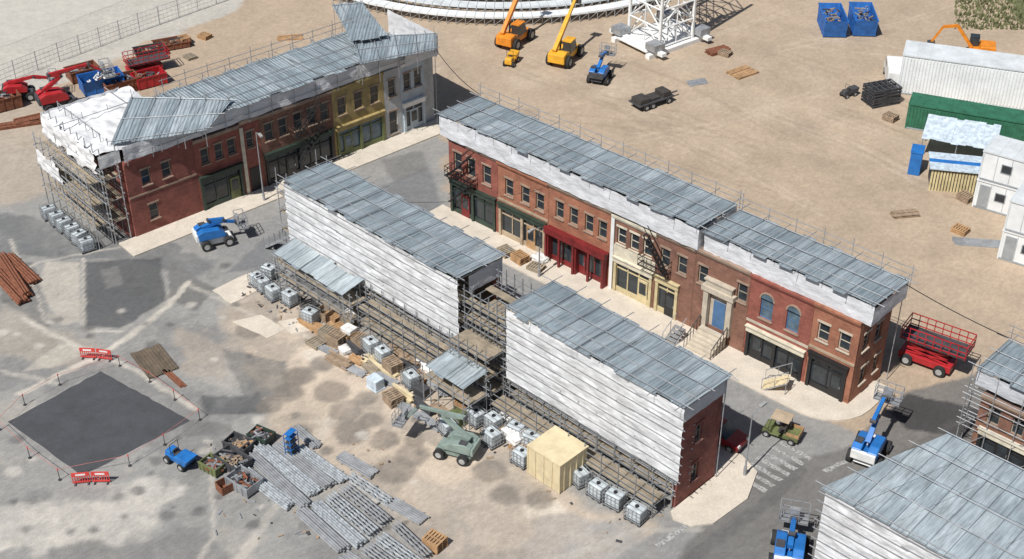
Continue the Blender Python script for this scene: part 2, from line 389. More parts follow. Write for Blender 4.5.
WLINE=mat('road paint',(.31,.305,.295),.9,.5,5)
ca_=G(746,485); cb_=G(799,448)
for i in range(7):
    c_=ca_.lerp(cb_,(i+.5)/7); nn_=(cb_-ca_).normalized(); e_=F3.e
    p=[tuple((c_+e_*a*1.2+nn_*b*.17)[:2]) for a,b in ((-1,-1),(1,-1),(1,1),(-1,1))]
    o=sheet_poly('road_marking',ragged(p,.06,.3,i),.001,.008,WLINE,'worn white crossing bar painted on asphalt')
for p in ([(655,545),(690,520),(694,522),(660,548)],[(822,470),(846,459),(850,461),(827,473)]):
    sheet_poly('road_marking',ragged(gp(p),.05,.4,3),.001,.008,WLINE,'worn white line painted on asphalt')
# ---------------------------------------------------------------- windows & facades
WC={}
def window(par,x,y,z,w,h,frame=FRM,glass=GLASS,trim=TRIM,rz=0,arch=False,bars=1):
    k=(round(w,2),round(h,2),frame.name,glass.name,trim.name,arch,bars)
    if k not in WC:
        a=M(); t_=.07
        a.box(-w/2,.14,0,-w/2+t_,.21,h); a.box(w/2-t_,.14,0,w/2,.21,h); a.box(-w/2+t_,.14,0,w/2-t_,.21,t_); a.box(-w/2+t_,.14,h-t_,w/2-t_,.21,h)
        a.box(-w/2+t_,.15,h*.5-.03,w/2-t_,.2,h*.5+.03)
        if bars>1: a.box(-.025,.155,t_,.025,.195,h*.5-.03); a.box(-.025,.155,h*.5+.03,.025,.195,h-t_)
        g_=M(); g_.box(-w/2+.03,.175,.03,w/2-.03,.185,h-.03)
        s_=M(); s_.box(-w/2-.08,-.1,-.1,w/2+.08,.14,-.005)
        l_=M()
        if arch:
            n=10
            pts=[((w/2+.12)*math.cos(R(180-180*i/n)),h+ (w/2+.1)*math.sin(R(180-180*i/n))) for i in range(n+1)]
            pin=[((w/2)*math.cos(R(180-180*i/n)),h+(w/2-.02)*math.sin(R(180-180*i/n))) for i in range(n+1)]
            for i in range(n): l_.xz([pts[i],pin[i],pin[i+1],pts[i+1]],-.07,.12)
            g_.xz(pin,-.012,.1)
        else: l_.box(-w/2-.1,-.05,h+.005,w/2+.1,.14,h+.16)
        WC[k]=(a.mesh('window',frame),g_.mesh('glass',glass),s_.mesh('sill',trim),l_.mesh('lintel',trim))
    q=WC[k]; o=place(q[0],'window',par,(x,y,z),(0,0,rz))
    for me_,n_ in zip(q[1:],('glass','sill','lintel')): place(me_,n_,o)
    return o
def shopfront(par,x0,x1,h,mt,sign=None,door=.5,glass=GLASS,proud=.16,doormat=None):
    o=M(); w=x1-x0
    for xx in (x0+.1,x1-.34): o.box(xx,-proud,0,xx+.24,.1,h-.45)
    o.box(x0+.34,-.02,.0,x1-.34,.14,.55)
    n=max(2,int(w/1.1)); 
    for i in range(1,n): xx=x0+.34+(w-.68)*i/n; o.box(xx-.05,-.0,.55,xx+.05,.12,h-.45)
    if w>4.5: xx=(x0+x1)/2; o.box(xx-.12,-proud,0,xx+.12,-.025,h-.45)
    o.box(x0+.34,.0,h-1.0,x1-.34,.11,h-.92)
    s=o.obj('shopfront',par,mt,bevel=0)
    g_=M(); g_.box(x0+.34,.07,.55,x1-.34,.09,h-.45); g_.obj('display_glass',s,glass)
    f=M(); f.box(x0+.05,-proud-.06,h-.45,x1-.05,.08,h-.04); f.box(x0+.0,-proud-.16,h-.04,x1,.08,h+.05); f.obj('fascia',s,sign or mt)
    d=M(); dx=x0+.34+(w-.68)*door; d.box(dx-.45,-.04,.01,dx+.45,.06,2.1); d.box(dx-.3,-.055,.9,dx+.3,-.045,1.9,1); dd=d.obj('door',s,[doormat or mt,glass])
    hn=M(); hn.box(dx+.34,-.1,1.0,dx+.38,-.045,1.2); hn.obj('handle',dd,STEEL)
    return s
def fire_escape(par,x0,x1,z,flip=False,ztop=6.3,low=True):
    T=Matrix.Identity(4)
    if flip: T=Matrix.Translation((x0+x1,0,0))@Matrix.Scale(-1,4,(1,0,0))
    o=M(); o.T=T
    def plat(xa,xb,z):
        n=int((xb-xa)/.18)
        for i in range(n+1): xx=xa+(xb-xa)*i/n; o.cyl((xx,-.85,z),(xx,-.03,z),.018,4)
        for q in ((xa,-.85,xb,-.85),(xa,-.85,xa,0),(xb,-.85,xb,0)):
            o.cyl((q[0],q[1],z),(q[2],q[3],z),.045,4)
            for dz in (.45,.85): o.cyl((q[0],q[1],z+dz),(q[2],q[3],z+dz),.03,4)
        n=int((xb-xa)/.35)
        for i in range(n+1): xx=xa+(xb-xa)*i/n; o.cyl((xx,-.85,z),(xx,-.85,z+.85),.02,4)
        for xx in (xa+.1,xb-.1): o.cyl((xx,-.8,z),(xx,-.05,z-.7),.035,4)
    plat(x0,x1,z)
    def flight(xa,za,xb,zb):
        for yy in (-.75,-.35):
            o.cyl((xa,yy,za),(xb,yy,zb),.05,4); o.cyl((xa,yy,za+.7),(xb,yy,zb+.7),.03,4)
        for i in range(9):
            k=i/8; xx=xa*(1-k)+xb*k; zz=za*(1-k)+zb*k; o.box(xx-.09,-.75,zz,xx+.09,-.35,zz+.03)
    if low: flight(x1-.2,z,x0+.3,1.4)
    flight(x0+.2,z,x1-.3,ztop)
    return o.obj('fire_escape',par,BLACK)
def cornice(par,w,h,mt,d=.2):
    o=M(); o.box(.0,-d,h-.2,w,-.003,h-.02); o.box(.0,-d*.55,h-.36,w,-.003,h-.2)
    o.obj('cornice',par,mt)
def building(f,s0,s1,h,label,wm,wins=(),shop=None,corn=TRIM,depth=4.2,band=None,holes=(),kw={},endr=False,endl=False,name='terraced_building',endwins=()):
    if f is F2: h=h+.4
    r=thing(name,label,'building',f.p(s0,0),f.a); w=s1-s0
    hs=[(x-ww/2,x+ww/2,z,z+hh) for (x,z,ww,hh) in wins]+list(holes)
    if shop: hs.append((shop[0]+.12,shop[1]-.12,.12,shop[2]-.5))
    m=M(); m.wall(.01,w-.01,0,h,0,.3,hs); m.obj('wall',r,wm)
    for (x,z,ww,hh) in wins: window(r,x,0,z,ww,hh,**kw)
    c=M(); c.box(.03,.34,0,w-.03-(0 if not endr else .33),depth,h-.05); c.obj('inner_wall',r,PLY)
    if corn: cornice(r,w,h,corn)
    if band: bm=M(); bm.box(.012,-.05,band[0],w-.012,-.003,band[1]); bm.obj('string_course',r,band[2])
    if endr:
        m=M(); T=Matrix.Translation((w,.302,0))@Matrix.Rotation(R(90),4,'Z')
        m.T=T; hh_=[(x-ww/2,x+ww/2,z,z+hh) for (x,z,ww,hh) in endwins]
        m.wall(0,depth-.3,0,h,0,.3,hh_); m.obj('end_wall',r,wm)
        for (x,z,ww,hh) in endwins: window(r,w,.302+x,z,ww,hh,rz=R(90),**kw)
    if endl:
        m=M(); m.box(-.3,0.302,0,.0,depth,h); m.obj('end_wall',r,wm)
    return r
def W(xs,z,w,h): return [(x,z,w,h) for x in xs]
B=building(F1,0,6.0,6.9,'red brick terrace house with sash windows on the corner',BR_DRK,W([1.7,3.5],4.3,.8,1.4)+[(1.9,1.1,.8,1.4)],None,BR_DRK,7,(3.55,3.7,TRIM),endl=True)
B=building(F1,6.0,10.3,6.7,'red brick house above dark green shopfront',BR_RED,W([1.0,2.3,3.5],4.2,.75,1.4),(.1,4.2,3.2),TRIM,7); shopfront(B,.1,4.2,3.2,GREEN,doormat=OLIVE,door=.85)
B=building(F1,10.3,12.2,6.9,'narrow brick house with pale pilaster',BR_RED,W([.95],4.2,.7,1.5),None,TRIM,7)
m=M(); m.box(.02,-.12,0,.32,-.003,6.3); m.obj('pilaster',B,CREAM)
m=M(); m.box(.55,-.05,.01,1.5,-.003,2.3); m.obj('door',B,BLACK)
B=building(F1,12.2,19.5,6.8,'brown brick tenement with black iron fire escape',BR_BRN,W([.9,2.3,3.8,5.2,6.5],4.2,.85,1.6),(.1,7.2,3.1),TRIM,7); shopfront(B,.1,7.2,3.1,BLACK,sign=GREEN,door=.35); fire_escape(B,3.0,6.0,3.9)
B=building(F1,19.5,25.0,6.8,'ochre rendered house with olive shopfront',OCHRE,W([1.0,2.75,4.5],4.1,.9,1.6),(.1,5.4,3.1),OCHRE,7); shopfront(B,.1,5.4,3.1,OLIVE,sign=OCHRE,glass=GLASSB,door=.2)
B=building(F1,25.0,26.8,6.8,'narrow grey rendered house with tall window',GREYR,W([.9],4.1,.8,1.6)+[(.9,.4,.9,2.2)],None,GREYR,7)
B=building(F1,26.8,29.6,6.9,'pale blue rendered end house with dark windows',BLUER,W([.8,2.0],4.2,.8,1.6),(.1,2.7,3.0),WHITEP,7,kw={}); shopfront(B,.1,2.7,3.0,BLUER,sign=WHITEP)
# row 2
B=building(F2,0,5.4,6.6,'red brick tenement with black fire escape and dark shops',BR_RED,W([1.0,2.5,4.2],4.1,.9,1.7),(.1,5.3,3.2),TRIM,endl=True); shopfront(B,.1,5.3,3.2,GREEN,sign=GREEN,door=.3,doormat=REDP); fire_escape(B,.3,3.2,3.8)
B=building(F2,5.4,10.7,6.4,'orange brick house over tan open shopfront',BR_ORG,W([1.2,2.9,4.4],4.0,.85,1.5),(.1,5.2,3.1),BR_ORG,band=(3.3,3.5,TAN)); shopfront(B,.1,5.2,3.1,TAN,sign=GREEN,door=.7,doormat=WOOD)
B=building(F2,10.7,16.9,6.5,'orange brick house above dark red shopfront',BR_ORG,W([1.1,2.5,4.0,5.3],4.1,.8,1.5),(.1,6.1,3.1),TRIM); shopfront(B,.1,6.1,3.1,REDP,door=.55,glass=GLASS,proud=.5)
m=M()
for x in (.15,1.5,2.9,4.4,5.8): m.box(x,-.62,0,x+.18,-.45,2.75)
m.box(.1,-.7,2.75,6.1,-.45,3.3); m.obj('shop_pillars',B,REDP)
B=building(F2,16.9,21.0,6.3,'brick house with cream band over yellow cream shop',BR_BRN,W([.9,2.1,3.3],4.35,.8,1.4),(.3,4.05,3.2),CREAM,band=(3.3,4.15,CREAM),kw=dict(trim=CREAM,frame=CREAM)); shopfront(B,.3,4.05,3.2,CREAMY,sign=CREAM,door=.8,doormat=CREAMY)
m=M(); m.box(-.02,-.14,0,.28,-.056,6.4); m.obj('pilaster',B,WHITEP)
B=building(F2,21.0,24.4,6.5,'brown brick house with high black fire escape',BR_BRN,W([.8,2.3],4.2,.8,1.5),(.1,2.3,3.2),TRIM); shopfront(B,.1,2.3,3.2,CREAMY,sign=CREAMY,door=.7,doormat=BLACK); fire_escape(B,-1.0,1.4,4.0,True,6.5,False)
B=building(F2,24.4,29.0,6.6,'dark brick townhouse with stone porch and blue door',BR_BRN,W([.7,4.0],4.2,.8,1.5),None,TRIM,holes=[(1.5,3.1,1.1,4.1)])
m=M(); m.box(1.1,-.34,1.0,1.5,-.003,4.1); m.box(3.1,-.34,1.0,3.5,-.003,4.1); m.box(.95,-.46,4.1,3.65,-.003,4.5); m.box(1.2,-.34,4.502,3.4,-.003,5.0); m.box(1.1,-.42,5.002,3.5,-.003,5.12); m.obj('porch',B,STONE)
m=M(); m.box(1.5,.1,1.1,3.1,.16,4.1,1); m.box(1.8,.04,1.1,2.8,.1,3.3,0); m.obj('door',B,[BLUED,STONE])
m=M()
for i in range(6): m.box(1.25,-.5-.3*(i+1)+.0,.0,3.35,-.5-.3*i,1.1-.17*(i+0)-.0)
m.box(1.25,-.498,0,3.35,-.35,1.1)
m.obj('steps',B,STONE)
m=M()
for xx in (1.15,3.45):
    m.cyl((xx,-.5,2.0),(xx,-2.3,.95),.04,5); 
    for i in range(6): yy=-.5-.36*i; m.cyl((xx,yy,.1),(xx,yy,2.0-.21*i),.025,4)
m.obj('handrail',B,BLACK)
B=building(F2,29.0,34.0,6.5,'red brick house with blue arched windows over cream shop',BR_RED,[],(.1,4.9,2.7),BR_RED,holes=[(.95,1.95,3.7,5.3),(3.05,4.05,3.7,5.3)],band=(3.0,3.2,STONE))
for x in (1.45,3.55): window(B,x,0,3.7,1.0,1.6,frame=BLUED,glass=GLASSB,trim=TRIM,arch=True)
shopfront(B,.1,4.9,2.7,BLACK,sign=CREAM,door=.15,doormat=BLACK)
B=building(F2,34.0,37.5,6.5,'orange brick corner house with tan windows and black shopfront',BR_ORG,W([.9,2.5],4.1,.85,1.4),(.1,3.2,3.0),BR_ORG,endr=True,endwins=[(.8,4.1,.8,1.4),(2.4,4.1,.8,1.4),(1.2,1.1,.8,1.4),(2.9,1.1,.7,1.4)],band=(3.25,3.45,TAN),kw=dict(frame=STONE,trim=STONE)); shopfront(B,.1,3.2,3.0,BLACK,sign=BLACK,door=.8)
# ---------------------------------------------------------------- temporary roofs, wrap, scaffolds
def sheets(m,L,D,z0,z1,w=1.05,y0=0,seed=1,jit=.2,x0=0,th=.07,skew=0):
    rs=random.Random(seed); n=max(1,round(L/w)); w=L/n
    for i in range(n):
        a=x0+i*w-.02; b=a+w*1.02; dz=.04*(i%2)+rs.uniform(0,.035)
        ja=rs.uniform(-jit,jit); jb=rs.uniform(-jit,jit)
        for k in range(2):
            ya=y0+(ja if k==0 else D*.5-.08); yb=y0+(D*.5+.08 if k==0 else D+jb)
            up=.045 if k==0 else 0
            za=z0+(z1-z0)*(ya-y0)/D+dz+up; zb=z0+(z1-z0)*(yb-y0)/D+dz+up
            sa=skew*(ya-y0); sb=skew*(yb-y0)
            m.add([(a+sa,ya,za),(b+sa,ya,za),(b+sb,yb,zb),(a+sb,yb,zb),(a+sa,ya,za+th*.3),(b+sa,ya,za+th*.3),(b+sb,yb,zb+th*.3),(a+sb,yb,zb+th*.3)],
              [(0,3,2,1),(4,5,6,7),(0,1,5,4),(1,2,6,5),(2,3,7,6),(3,0,4,7)])
def tubes_on_roof(par,L,D,z0,z1,y0=0,seed=2,x0=0,skew=0):
    rs=random.Random(seed); 
    for k,(yy,ex) in enumerate([(y0+.25,.7),(y0+D-.3,.8),(y0+D*.55,.4),(y0+D*.28,.2)]):
        zz=z0+(z1-z0)*(yy-y0)/D+.19; m=M(); s=skew*(yy-y0); m.cyl((x0-ex+s,yy,zz),(x0+L+ex*.8+s,yy,zz+rs.uniform(-.03,.05)),.032,5); m.obj('ledger_tube',par,TUBE)
    n=int(L/1.9)
    for i in range(n+1):
        xx=x0+.2+(L-.4)*i/n; m=M(); m.cyl((xx-skew*.3,y0-rs.uniform(.2,.7),z0+.23),(xx+rs.uniform(-.1,.1)+skew*(D+.3),y0+D+rs.uniform(.3,.9),z1+.23),.026,4); m.obj('transom_tube',par,TUBE)
def handrail(par,L,y,z,x0=0,hh=1.0,step=2.1):
    m=M(); n=int(L/step)
    for i in range(n+1): xx=x0+L*i/n; m.cyl((xx,y,z-.6),(xx,y,z+hh+.1+random.uniform(0,.4)),.03,4)
    for dz in (.5,1.0): m.cyl((x0-.3,y,z+dz*hh),(x0+L+.3,y,z+dz*hh),.028,4)
    return m.obj('guard_rail',par,TUBE)
def wrap(par,x0,x1,z0,z1,y,mt=WRAP,amp=.05,axis='x',seed=0,name='wrap_sheet',band=0.0,edge=.08):
    m=M(); nx_=max(2,int((x1-x0)/.22)); nz_=max(2,int((z1-z0)/(.2 if not band else .1))); vs=[];fs=[]
    for j in range(nz_+1):
        for i in range(nx_+1):
            x=x0+(x1-x0)*i/nx_; z=z0+(z1-z0)*j/nz_
            if j==0: z+=edge*noise.noise((x*.7,seed,0))
            d=amp*noise.noise((x*.6,z*.9,seed+3))+amp*.8*noise.noise((x*1.8,z*2.2,seed+9))
            if band:
                zz=z+.12*noise.noise((x*.35,seed,7)); ph=abs(math.sin(math.pi*(zz-z0-.1)/band))
                d-=.05*ph*(.7+.9*noise.noise((x*.8,math.floor((zz-z0)/band)*3.1,seed)))
                d-=.05*noise.noise((x*1.1+z*.6,z*3.2,seed+21))+.03*noise.noise((x*3.4,z*5,seed+31))
            vs.append((x,y+d,z) if axis=='x' else (y-d,x,z))
    for j in range(nz_):
        for i in range(nx_):
            a=j*(nx_+1)+i; fs.append((a,a+1,a+nx_+2,a+nx_+1))
    m.add(vs,fs); return m.obj(name,par,mt,smooth=True)
def scaffold(loc,rz,L,D,Hh,nx_,lifts,label,boards=True,group=None,brace=True,top=1.0,mt=TUBE,r0=.036,mid=True):
    r=thing('scaffolding',label,'scaffolding',loc,rz,group)
    up=M(); up.cyl((0,0,0),(0,0,Hh+top),r0,5); um=up.mesh('upright',mt)
    lx=M(); lx.cyl((-.25,0,0),(L+.25,0,0),r0*.9,5); lm=lx.mesh('ledger',mt)
    ly=M(); ly.cyl((0,-.2,0),(0,D+.2,0),r0*.85,5); tm=ly.mesh('transom',mt)
    for i in range(nx_+1):
        for yy in (0,D): place(um,'upright',r,(L*i/nx_,yy,0))
    for z in lifts:
        for yy in (0,D):
            place(lm,'ledger',r,(0,yy+.05,z)); 
            if mid and z+1<Hh+top: place(lm,'ledger',r,(0,yy+.05,z+.95))
        if mid and z+.5<Hh+top: place(lm,'ledger',r,(0,D+.05,z+.5)); place(lm,'ledger',r,(0,-.05,z+.5))
        for i in range(nx_+1): place(tm,'transom',r,(L*i/nx_+.05,0,z+.05))
        if boards:
            b_=M(); w_=D/5
            for k in range(5):
                if random.random()<.15: continue
                b_.box(.0,k*w_+.01,z+.08,L,(k+1)*w_-.02,z+.12)
            if b_.v: b_.obj('board_platform',r,BOARD)
    if brace:
        for i in range(0,nx_,2):
            zz=[0]+list(lifts); 
            for a_,b_ in zip(zz[:-1],zz[1:]):
                m=M(); m.cyl((L*i/nx_,-.05,a_),(L*(i+1)/nx_,-.05,b_),r0*.8,4); m.obj('brace',r,mt)
    return r
def temproof(f,s0,L,D,z0,z1,label,y0=-.4,mt=ROOF,seed=1,wrapz=None,rail=True,wrapend=None,band=0,wm=None,amp=.05):
    r=thing('temporary_roof',label,'scaffold roof',f.p(s0,0),f.a)
    m=M(); sheets(m,L,D,z0,z1,y0=y0,seed=seed); m.obj('roof_sheeting',r,mt)
    tubes_on_roof(r,L,D,z0,z1,y0,seed)
    if rail: handrail(r,L,y0+D+.1,z1-.1)
    if wrapz: wrap(r,0.05,L-.05,wrapz[0],wrapz[1],y0+.2,wm or WRAP,seed=seed,band=band,amp=amp)
    n=int(L/2.2)
    for i in range(n+1):
        xx=.15+(L-.3)*i/n
        m=M(); m.cyl((xx,y0+D-.3,0),(xx,y0+D-.3,z1),.035,4); m.obj('upright',r,TUBE)
        m=M(); m.cyl((xx,y0+.3,z0-.15),(xx,y0+D-.2,z1-.15),.04,4); m.obj('roof_beam',r,TUBE)
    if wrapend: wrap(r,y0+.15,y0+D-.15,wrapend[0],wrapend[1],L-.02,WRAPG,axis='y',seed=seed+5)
    return r
temproof(F2,-.7,25.4,4.9,8.8,8.6,'long corrugated temporary roof over brick terrace',seed=3,wrapz=(6.95,8.7),wm=WRAP,y0=-.5,wrapend=(6.9,8.6),amp=.09)
temproof(F2,24.9,13.3,4.7,8.55,8.2,'corrugated temporary roof over corner end of terrace',seed=4,wrapz=(6.9,8.45),wrapend=(6.9,8.25),wm=WRAP,y0=-.2,amp=.09)
def back_wall(f,s0,L,y,h,label,mt,th=.35):
    r=thing('facade_building',label,'building',f.p(s0,y),f.a)
    m=M(); m.wall(0,L,0,h,0,th,[(1+i*2.6,2+i*2.6,3.6,5.2) for i in range(int((L-1)/2.6))]); m.obj('wall',r,mt)
    m=M(); m.box(.1,-.12,.3,L-.4,-.01,h-.3); m.obj('timber_backing',r,PLY)
    return r
def rails(r,x0,x1,z0,z1,st,y):
    z=z0
    while z<z1:
        x=x0
        while x<x1-1:
            l=random.uniform(4.5,6.5); xe=min(x+l,x1); m=M(); m.cyl((x-.3,y,z+random.uniform(-.05,.05)),(xe+.1,y,z+random.uniform(-.05,.05)),.03,4); m.obj('ledger_tube',r,TUBEL); x=xe
        z+=st
r=back_wall(F3,22.8,14.05,3.9,7.0,'brick street facade backed with timber',BR_DRK)
m=M(); m.T=Matrix.Translation((13.7,-3.6,0))@Matrix.Rotation(R(90),4,'Z'); m.wall(0,3.58,0,7.2,-.35,.33,[(1.4,2.1,4.3,5.7),(1.4,2.1,1.2,2.6)]); m.obj('end_wall',r,BR_DRK)
for z in (4.3,1.2): window(r,14.05,-3.6+1.75,z,.7,1.4,rz=R(90),trim=BR_DRK)
r=temproof(F3,22.7,14.5,4.7,8.25,8.1,'corrugated temporary roof on white wrapped scaffold',y0=-.25,mt=ROOF,seed=6,wrapz=(2.6,8.15),rail=False,band=.68,wm=WRAPW,amp=.06)
rails(r,-.1,14.6,2.7,8.1,.68,-.17)
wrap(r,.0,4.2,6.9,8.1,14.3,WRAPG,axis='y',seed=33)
scaffold(F3.p(22.9,.08),F3.a,13.8,1.3,7.9,9,[1.1,2.2,4.1,6.0],'scaffold carrying white wrapped sheeting behind facade',top=.3,r0=.042)
r=back_wall(F3,0.3,17.6,3.9,6.8,'timber backed street facade in the terrace',BR_RED)
r=temproof(F3,-.3,18.6,4.7,8.3,8.1,'corrugated temporary roof above wrapped scaffold',y0=-.25,mt=ROOF,seed=8,wrapz=(3.1,8.15),rail=False,band=.68,wm=WRAPW,amp=.06)
rails(r,-.1,18.7,3.2,8.1,.68,-.17)
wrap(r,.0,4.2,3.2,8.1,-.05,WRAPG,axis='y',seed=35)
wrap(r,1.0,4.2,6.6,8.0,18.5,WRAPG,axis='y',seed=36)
scaffold(F3.p(0,.08),F3.a,18.0,1.3,7.9,12,[1.1,2.2,4.1,6.0],'tall scaffold with boarded lifts and open base',top=.3,r0=.042)
scaffold(F3.p(0.0,-1.8),F3.a,8.8,1.5,3.0,7,[1.0,2.2],'low scaffold bay under small canopy',top=.4)
scaffold(F3.p(9.3,-1.5),F3.a,8.4,1.3,3.2,7,[1.1,2.3],'open base scaffold bay beside canopy',top=.5,mt=TUBEM)
scaffold(F3.p(22.6,-1.4),F3.a,13.8,1.2,2.0,10,[1.0],'low open scaffold bay behind bulk tanks',top=.7,mt=TUBEM)
scaffold(F3.p(-1.5,.2),F3.a,1.3,3.8,7.6,1,[1.8,3.4,5.0,6.6],'narrow scaffold stair tower at terrace end',top=1.2)
scaffold(F3.p(18.6,.2),F3.a,3.8,3.2,6.6,5,[1.3,2.6,3.9,5.2,6.5],'open scaffold tower in the gap between facades',top=1.3,mt=TUBEM,r0=.042)
scaffold(F3.p(19.0,-1.6),F3.a,3.4,1.6,4.6,4,[1.5,3.0,4.5],'lower scaffold tower stepping down behind facade',top=.9,mt=TUBEM)
scaffold(F3.p(18.2,-3.4),F3.a,4.4,1.6,2.9,3,[2.0],'low scaffold bay carrying tin canopy',top=.1)
def canopy(f,s0,y0,L,D,z0,z1,label,seed):
    r=thing('tin_canopy',label,'canopy',f.p(s0,y0),f.a); m=M(); sheets(m,L,D,z0,z1,.8,seed=seed,jit=.12); m.obj('roof_sheeting',r,ROOF2)
    posts(r,[(x,y,0,z) for x in (.2,L-.2) for y,z in ((.2,z0),(D-.2,z1))],.04,TUBE)
canopy(F3,.6,-2.3,8.0,2.0,3.3,3.7,'low corrugated canopy against wrapped scaffold',11)
canopy(F3,18.7,-3.6,3.6,2.3,3.2,3.5,'small corrugated canopy over store bay',12)
def stair(loc,rz,w,n,rise,run,mt,label,rail=True):
    r=thing('access_stair',label,'stairs',loc,rz); m=M()
    for i in range(n): m.box(run*i,0,rise*(i+1)-.04,run*(i+1)+.03,w,rise*(i+1))
    m.obj('treads',r,mt); m=M()
    for y in (0,w):
        m.cyl((0,y,0),(run*n,y,rise*n),.05,4)
        if rail:
            m.cyl((0,y,1),(run*n,y,rise*n+1),.03,4)
            for i in range(0,n+1,3): m.cyl((run*i,y,rise*i),(run*i,y,rise*i+1),.025,4)
    for y in (0,w): m.cyl((run*n-.05,y,0),(run*n-.05,y,rise*n),.035,4)
    m.obj('stringers',r,mt if mt is WOOD else TUBE); return r
stair(F3.p(-4.8,.6),F3.a,1.0,12,.19,.26,TUBE,'grey scaffold access stair at terrace end')
stair(F2.p(32.3,-2.6),F2.a+R(20),1.1,6,.18,.28,PLYL,'small pale timber stair on the pavement')
stair(F2.p(25.0,-2.9),F2.a+R(90),.9,5,.18,.3,STEEL,'grey metal steps by the townhouse door')
# row 1 scaffold & roofs
scaffold(F1.p(-.35,.2),F1.a+R(90),9.6,1.3,7.4,8,[1.9,3.8,5.7],'multi lift scaffold at the end of brick terrace',top=1.2,r0=.042)
scaffold(F1.p(-1.8,.4),F1.a+R(90),9.0,1.2,5.8,7,[1.9,3.8,5.7],'outer scaffold lifts beside bulk tanks',top=1.1,r0=.042,mt=TUBE)
r=thing('wrapped_scaffold_top','white sheeting wrapped round the scaffold top','sheeting',F1.p(-.35,.2),F1.a+R(90))
wrap(r,.6,9.8,6.0,8.0,1.5,WRAPT,amp=.3,seed=50,edge=.8)
wrap(r,-5.5,1.5,6.0,8.0,9.8,WRAPT,amp=.2,axis='y',seed=52,edge=.5); wrap(r,-.3,1.5,6.9,8.0,-.05,WRAPT,amp=.06,axis='y',seed=53)
wrap(r,4.8,9.2,3.9,5.4,2.75,WRAPT,amp=.25,seed=54,edge=.5)
m=M(); vs=[];fs=[]; na,nb=40,32
for i in range(na+1):
    for j in range(nb+1):
        x=(.2+9.6*i/na); y=-6.4+7.9*j/nb; vs.append((x,y,7.82+.4*noise.noise((x*.5,y*.5,3))+.25*noise.noise((x*1.5,y*1.5,5))))
for i in range(na):
    for j in range(nb): a=i*(nb+1)+j; fs.append((a,a+1,a+nb+2,a+nb+1))
m.add(vs,fs); m.obj('top_sheet',r,WRAPT,smooth=True)
for y in (-4.4,-.2): m=M(); m.cyl((3.4,y,8.25),(10.2,y,8.2),.035,5); m.obj('ledger_tube',r,TUBE)
for x in (6.2,): m=M(); m.cyl((x,-6,8.32),(x,2.0,8.28),.035,5); m.obj('transom_tube',r,TUBE)
def quad_roof(px,label,n,mt,rows=2,legs=True):
    q0,q1,q2,q3=[G(*p) for p in px]; O=Vector((q0.x,q0.y,0))
    r=thing('temporary_roof',label,'scaffold roof',O,0)
    def bl(u,v): return (q0*(1-u)+q1*u)*(1-v)+(q3*(1-u)+q2*u)*v-O
    m=M()
    for i in range(n):
        for k in range(rows):
            u0,u1=i/n-.004,(i+1)/n+.004; v0,v1=k/rows-.01,(k+1)/rows+.01; jj=random.uniform(-.02,.02); dz=Vector((0,0,.03*(i%2)+.035*(rows-1-k)+random.uniform(0,.02)))
            c4=[bl(u0,v0+jj)+dz,bl(u1,v0+jj)+dz,bl(u1,v1+jj)+dz,bl(u0,v1+jj)+dz]; up=Vector((0,0,.03))
            m.add(c4+[c+up for c in c4],[(0,3,2,1),(4,5,6,7),(0,1,5,4),(1,2,6,5),(2,3,7,6),(3,0,4,7)])
    m.obj('roof_sheeting',r,mt)
    for v in (.04,.5,.96):
        m=M(); m.cyl(bl(-.05,v)+Vector((0,0,.16)),bl(1.06,v)+Vector((0,0,.16)),.032,5); m.obj('ledger_tube',r,TUBE)
    for u in (.02,.25,.5,.75,.98):
        m=M(); m.cyl(bl(u,-.06)+Vector((0,0,.2)),bl(u,1.06)+Vector((0,0,.2)),.026,5); m.obj('transom_tube',r,TUBE)
        if legs:
            for v in (.04,.95): p_=bl(u,v); m=M(); m.cyl((p_.x,p_.y,0 if v>.5 else 6.9),(p_.x,p_.y,p_.z+(.9 if v>.5 else 0)),.03,4); m.obj('upright',r,TUBE)
    return r
r=thing('temporary_roof','corrugated temporary roof above brick corner terrace','scaffold roof',F1.p(0,0),F1.a)
m=M(); sheets(m,21.5,5.9,8.3,8.5,1.05,y0=-.35,seed=21,jit=.25,x0=6.9,skew=-.12); m.obj('roof_sheeting',r,ROOF)
tubes_on_roof(r,21,5.9,8.3,8.5,-.35,22,x0=7.2,skew=-.12); handrail(r,19,5.7,8.6,x0=7)
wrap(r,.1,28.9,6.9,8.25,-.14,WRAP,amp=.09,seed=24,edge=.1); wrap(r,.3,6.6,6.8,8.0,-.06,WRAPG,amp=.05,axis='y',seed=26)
for i in range(13):
    x=.3+i*2.2; m=M(); m.cyl((x,-.24,6.6),(x,-.24,8.3),.03,4); m.obj('upright',r,TUBE); m=M(); m.cyl((x,6.9,0),(x,6.9,8.5),.03,4); m.obj('upright',r,TUBE)
    if x>6.5: m=M(); m.cyl((x,0,8.15),(x,6.9,8.3),.035,4); m.obj('roof_beam',r,TUBE)
m=M(); m.cyl((0,-.26,7.4),(28,-.26,7.4),.03,4); m.obj('ledger_tube',r,TUBE)
MS=roofmat('roof sheet square',(.28,.335,.365),(.39,.44,.465),1.05,50)
quad_roof([(111,145,8.1),(206,131,8.35),(232,100,8.7),(131,97,8.8)],'overhanging corrugated roof section at the scaffolded end',9,MS)
quad_roof([(360,65,8.9),(436,50,8.9),(436,34,8.9),(352,38,8.9)],'raised corrugated roof section over far terrace corner',6,MS)
quad_roof([(352,44,9.1),(388,38,9.1),(362,3,9.0),(332,5,9.0)],'long narrow corrugated roof running back from far corner',4,MS,7)
wing=thing('corner_wing_building','pale rendered wing at far end of terrace','building',F1.p(29.7,.2),F1.a)
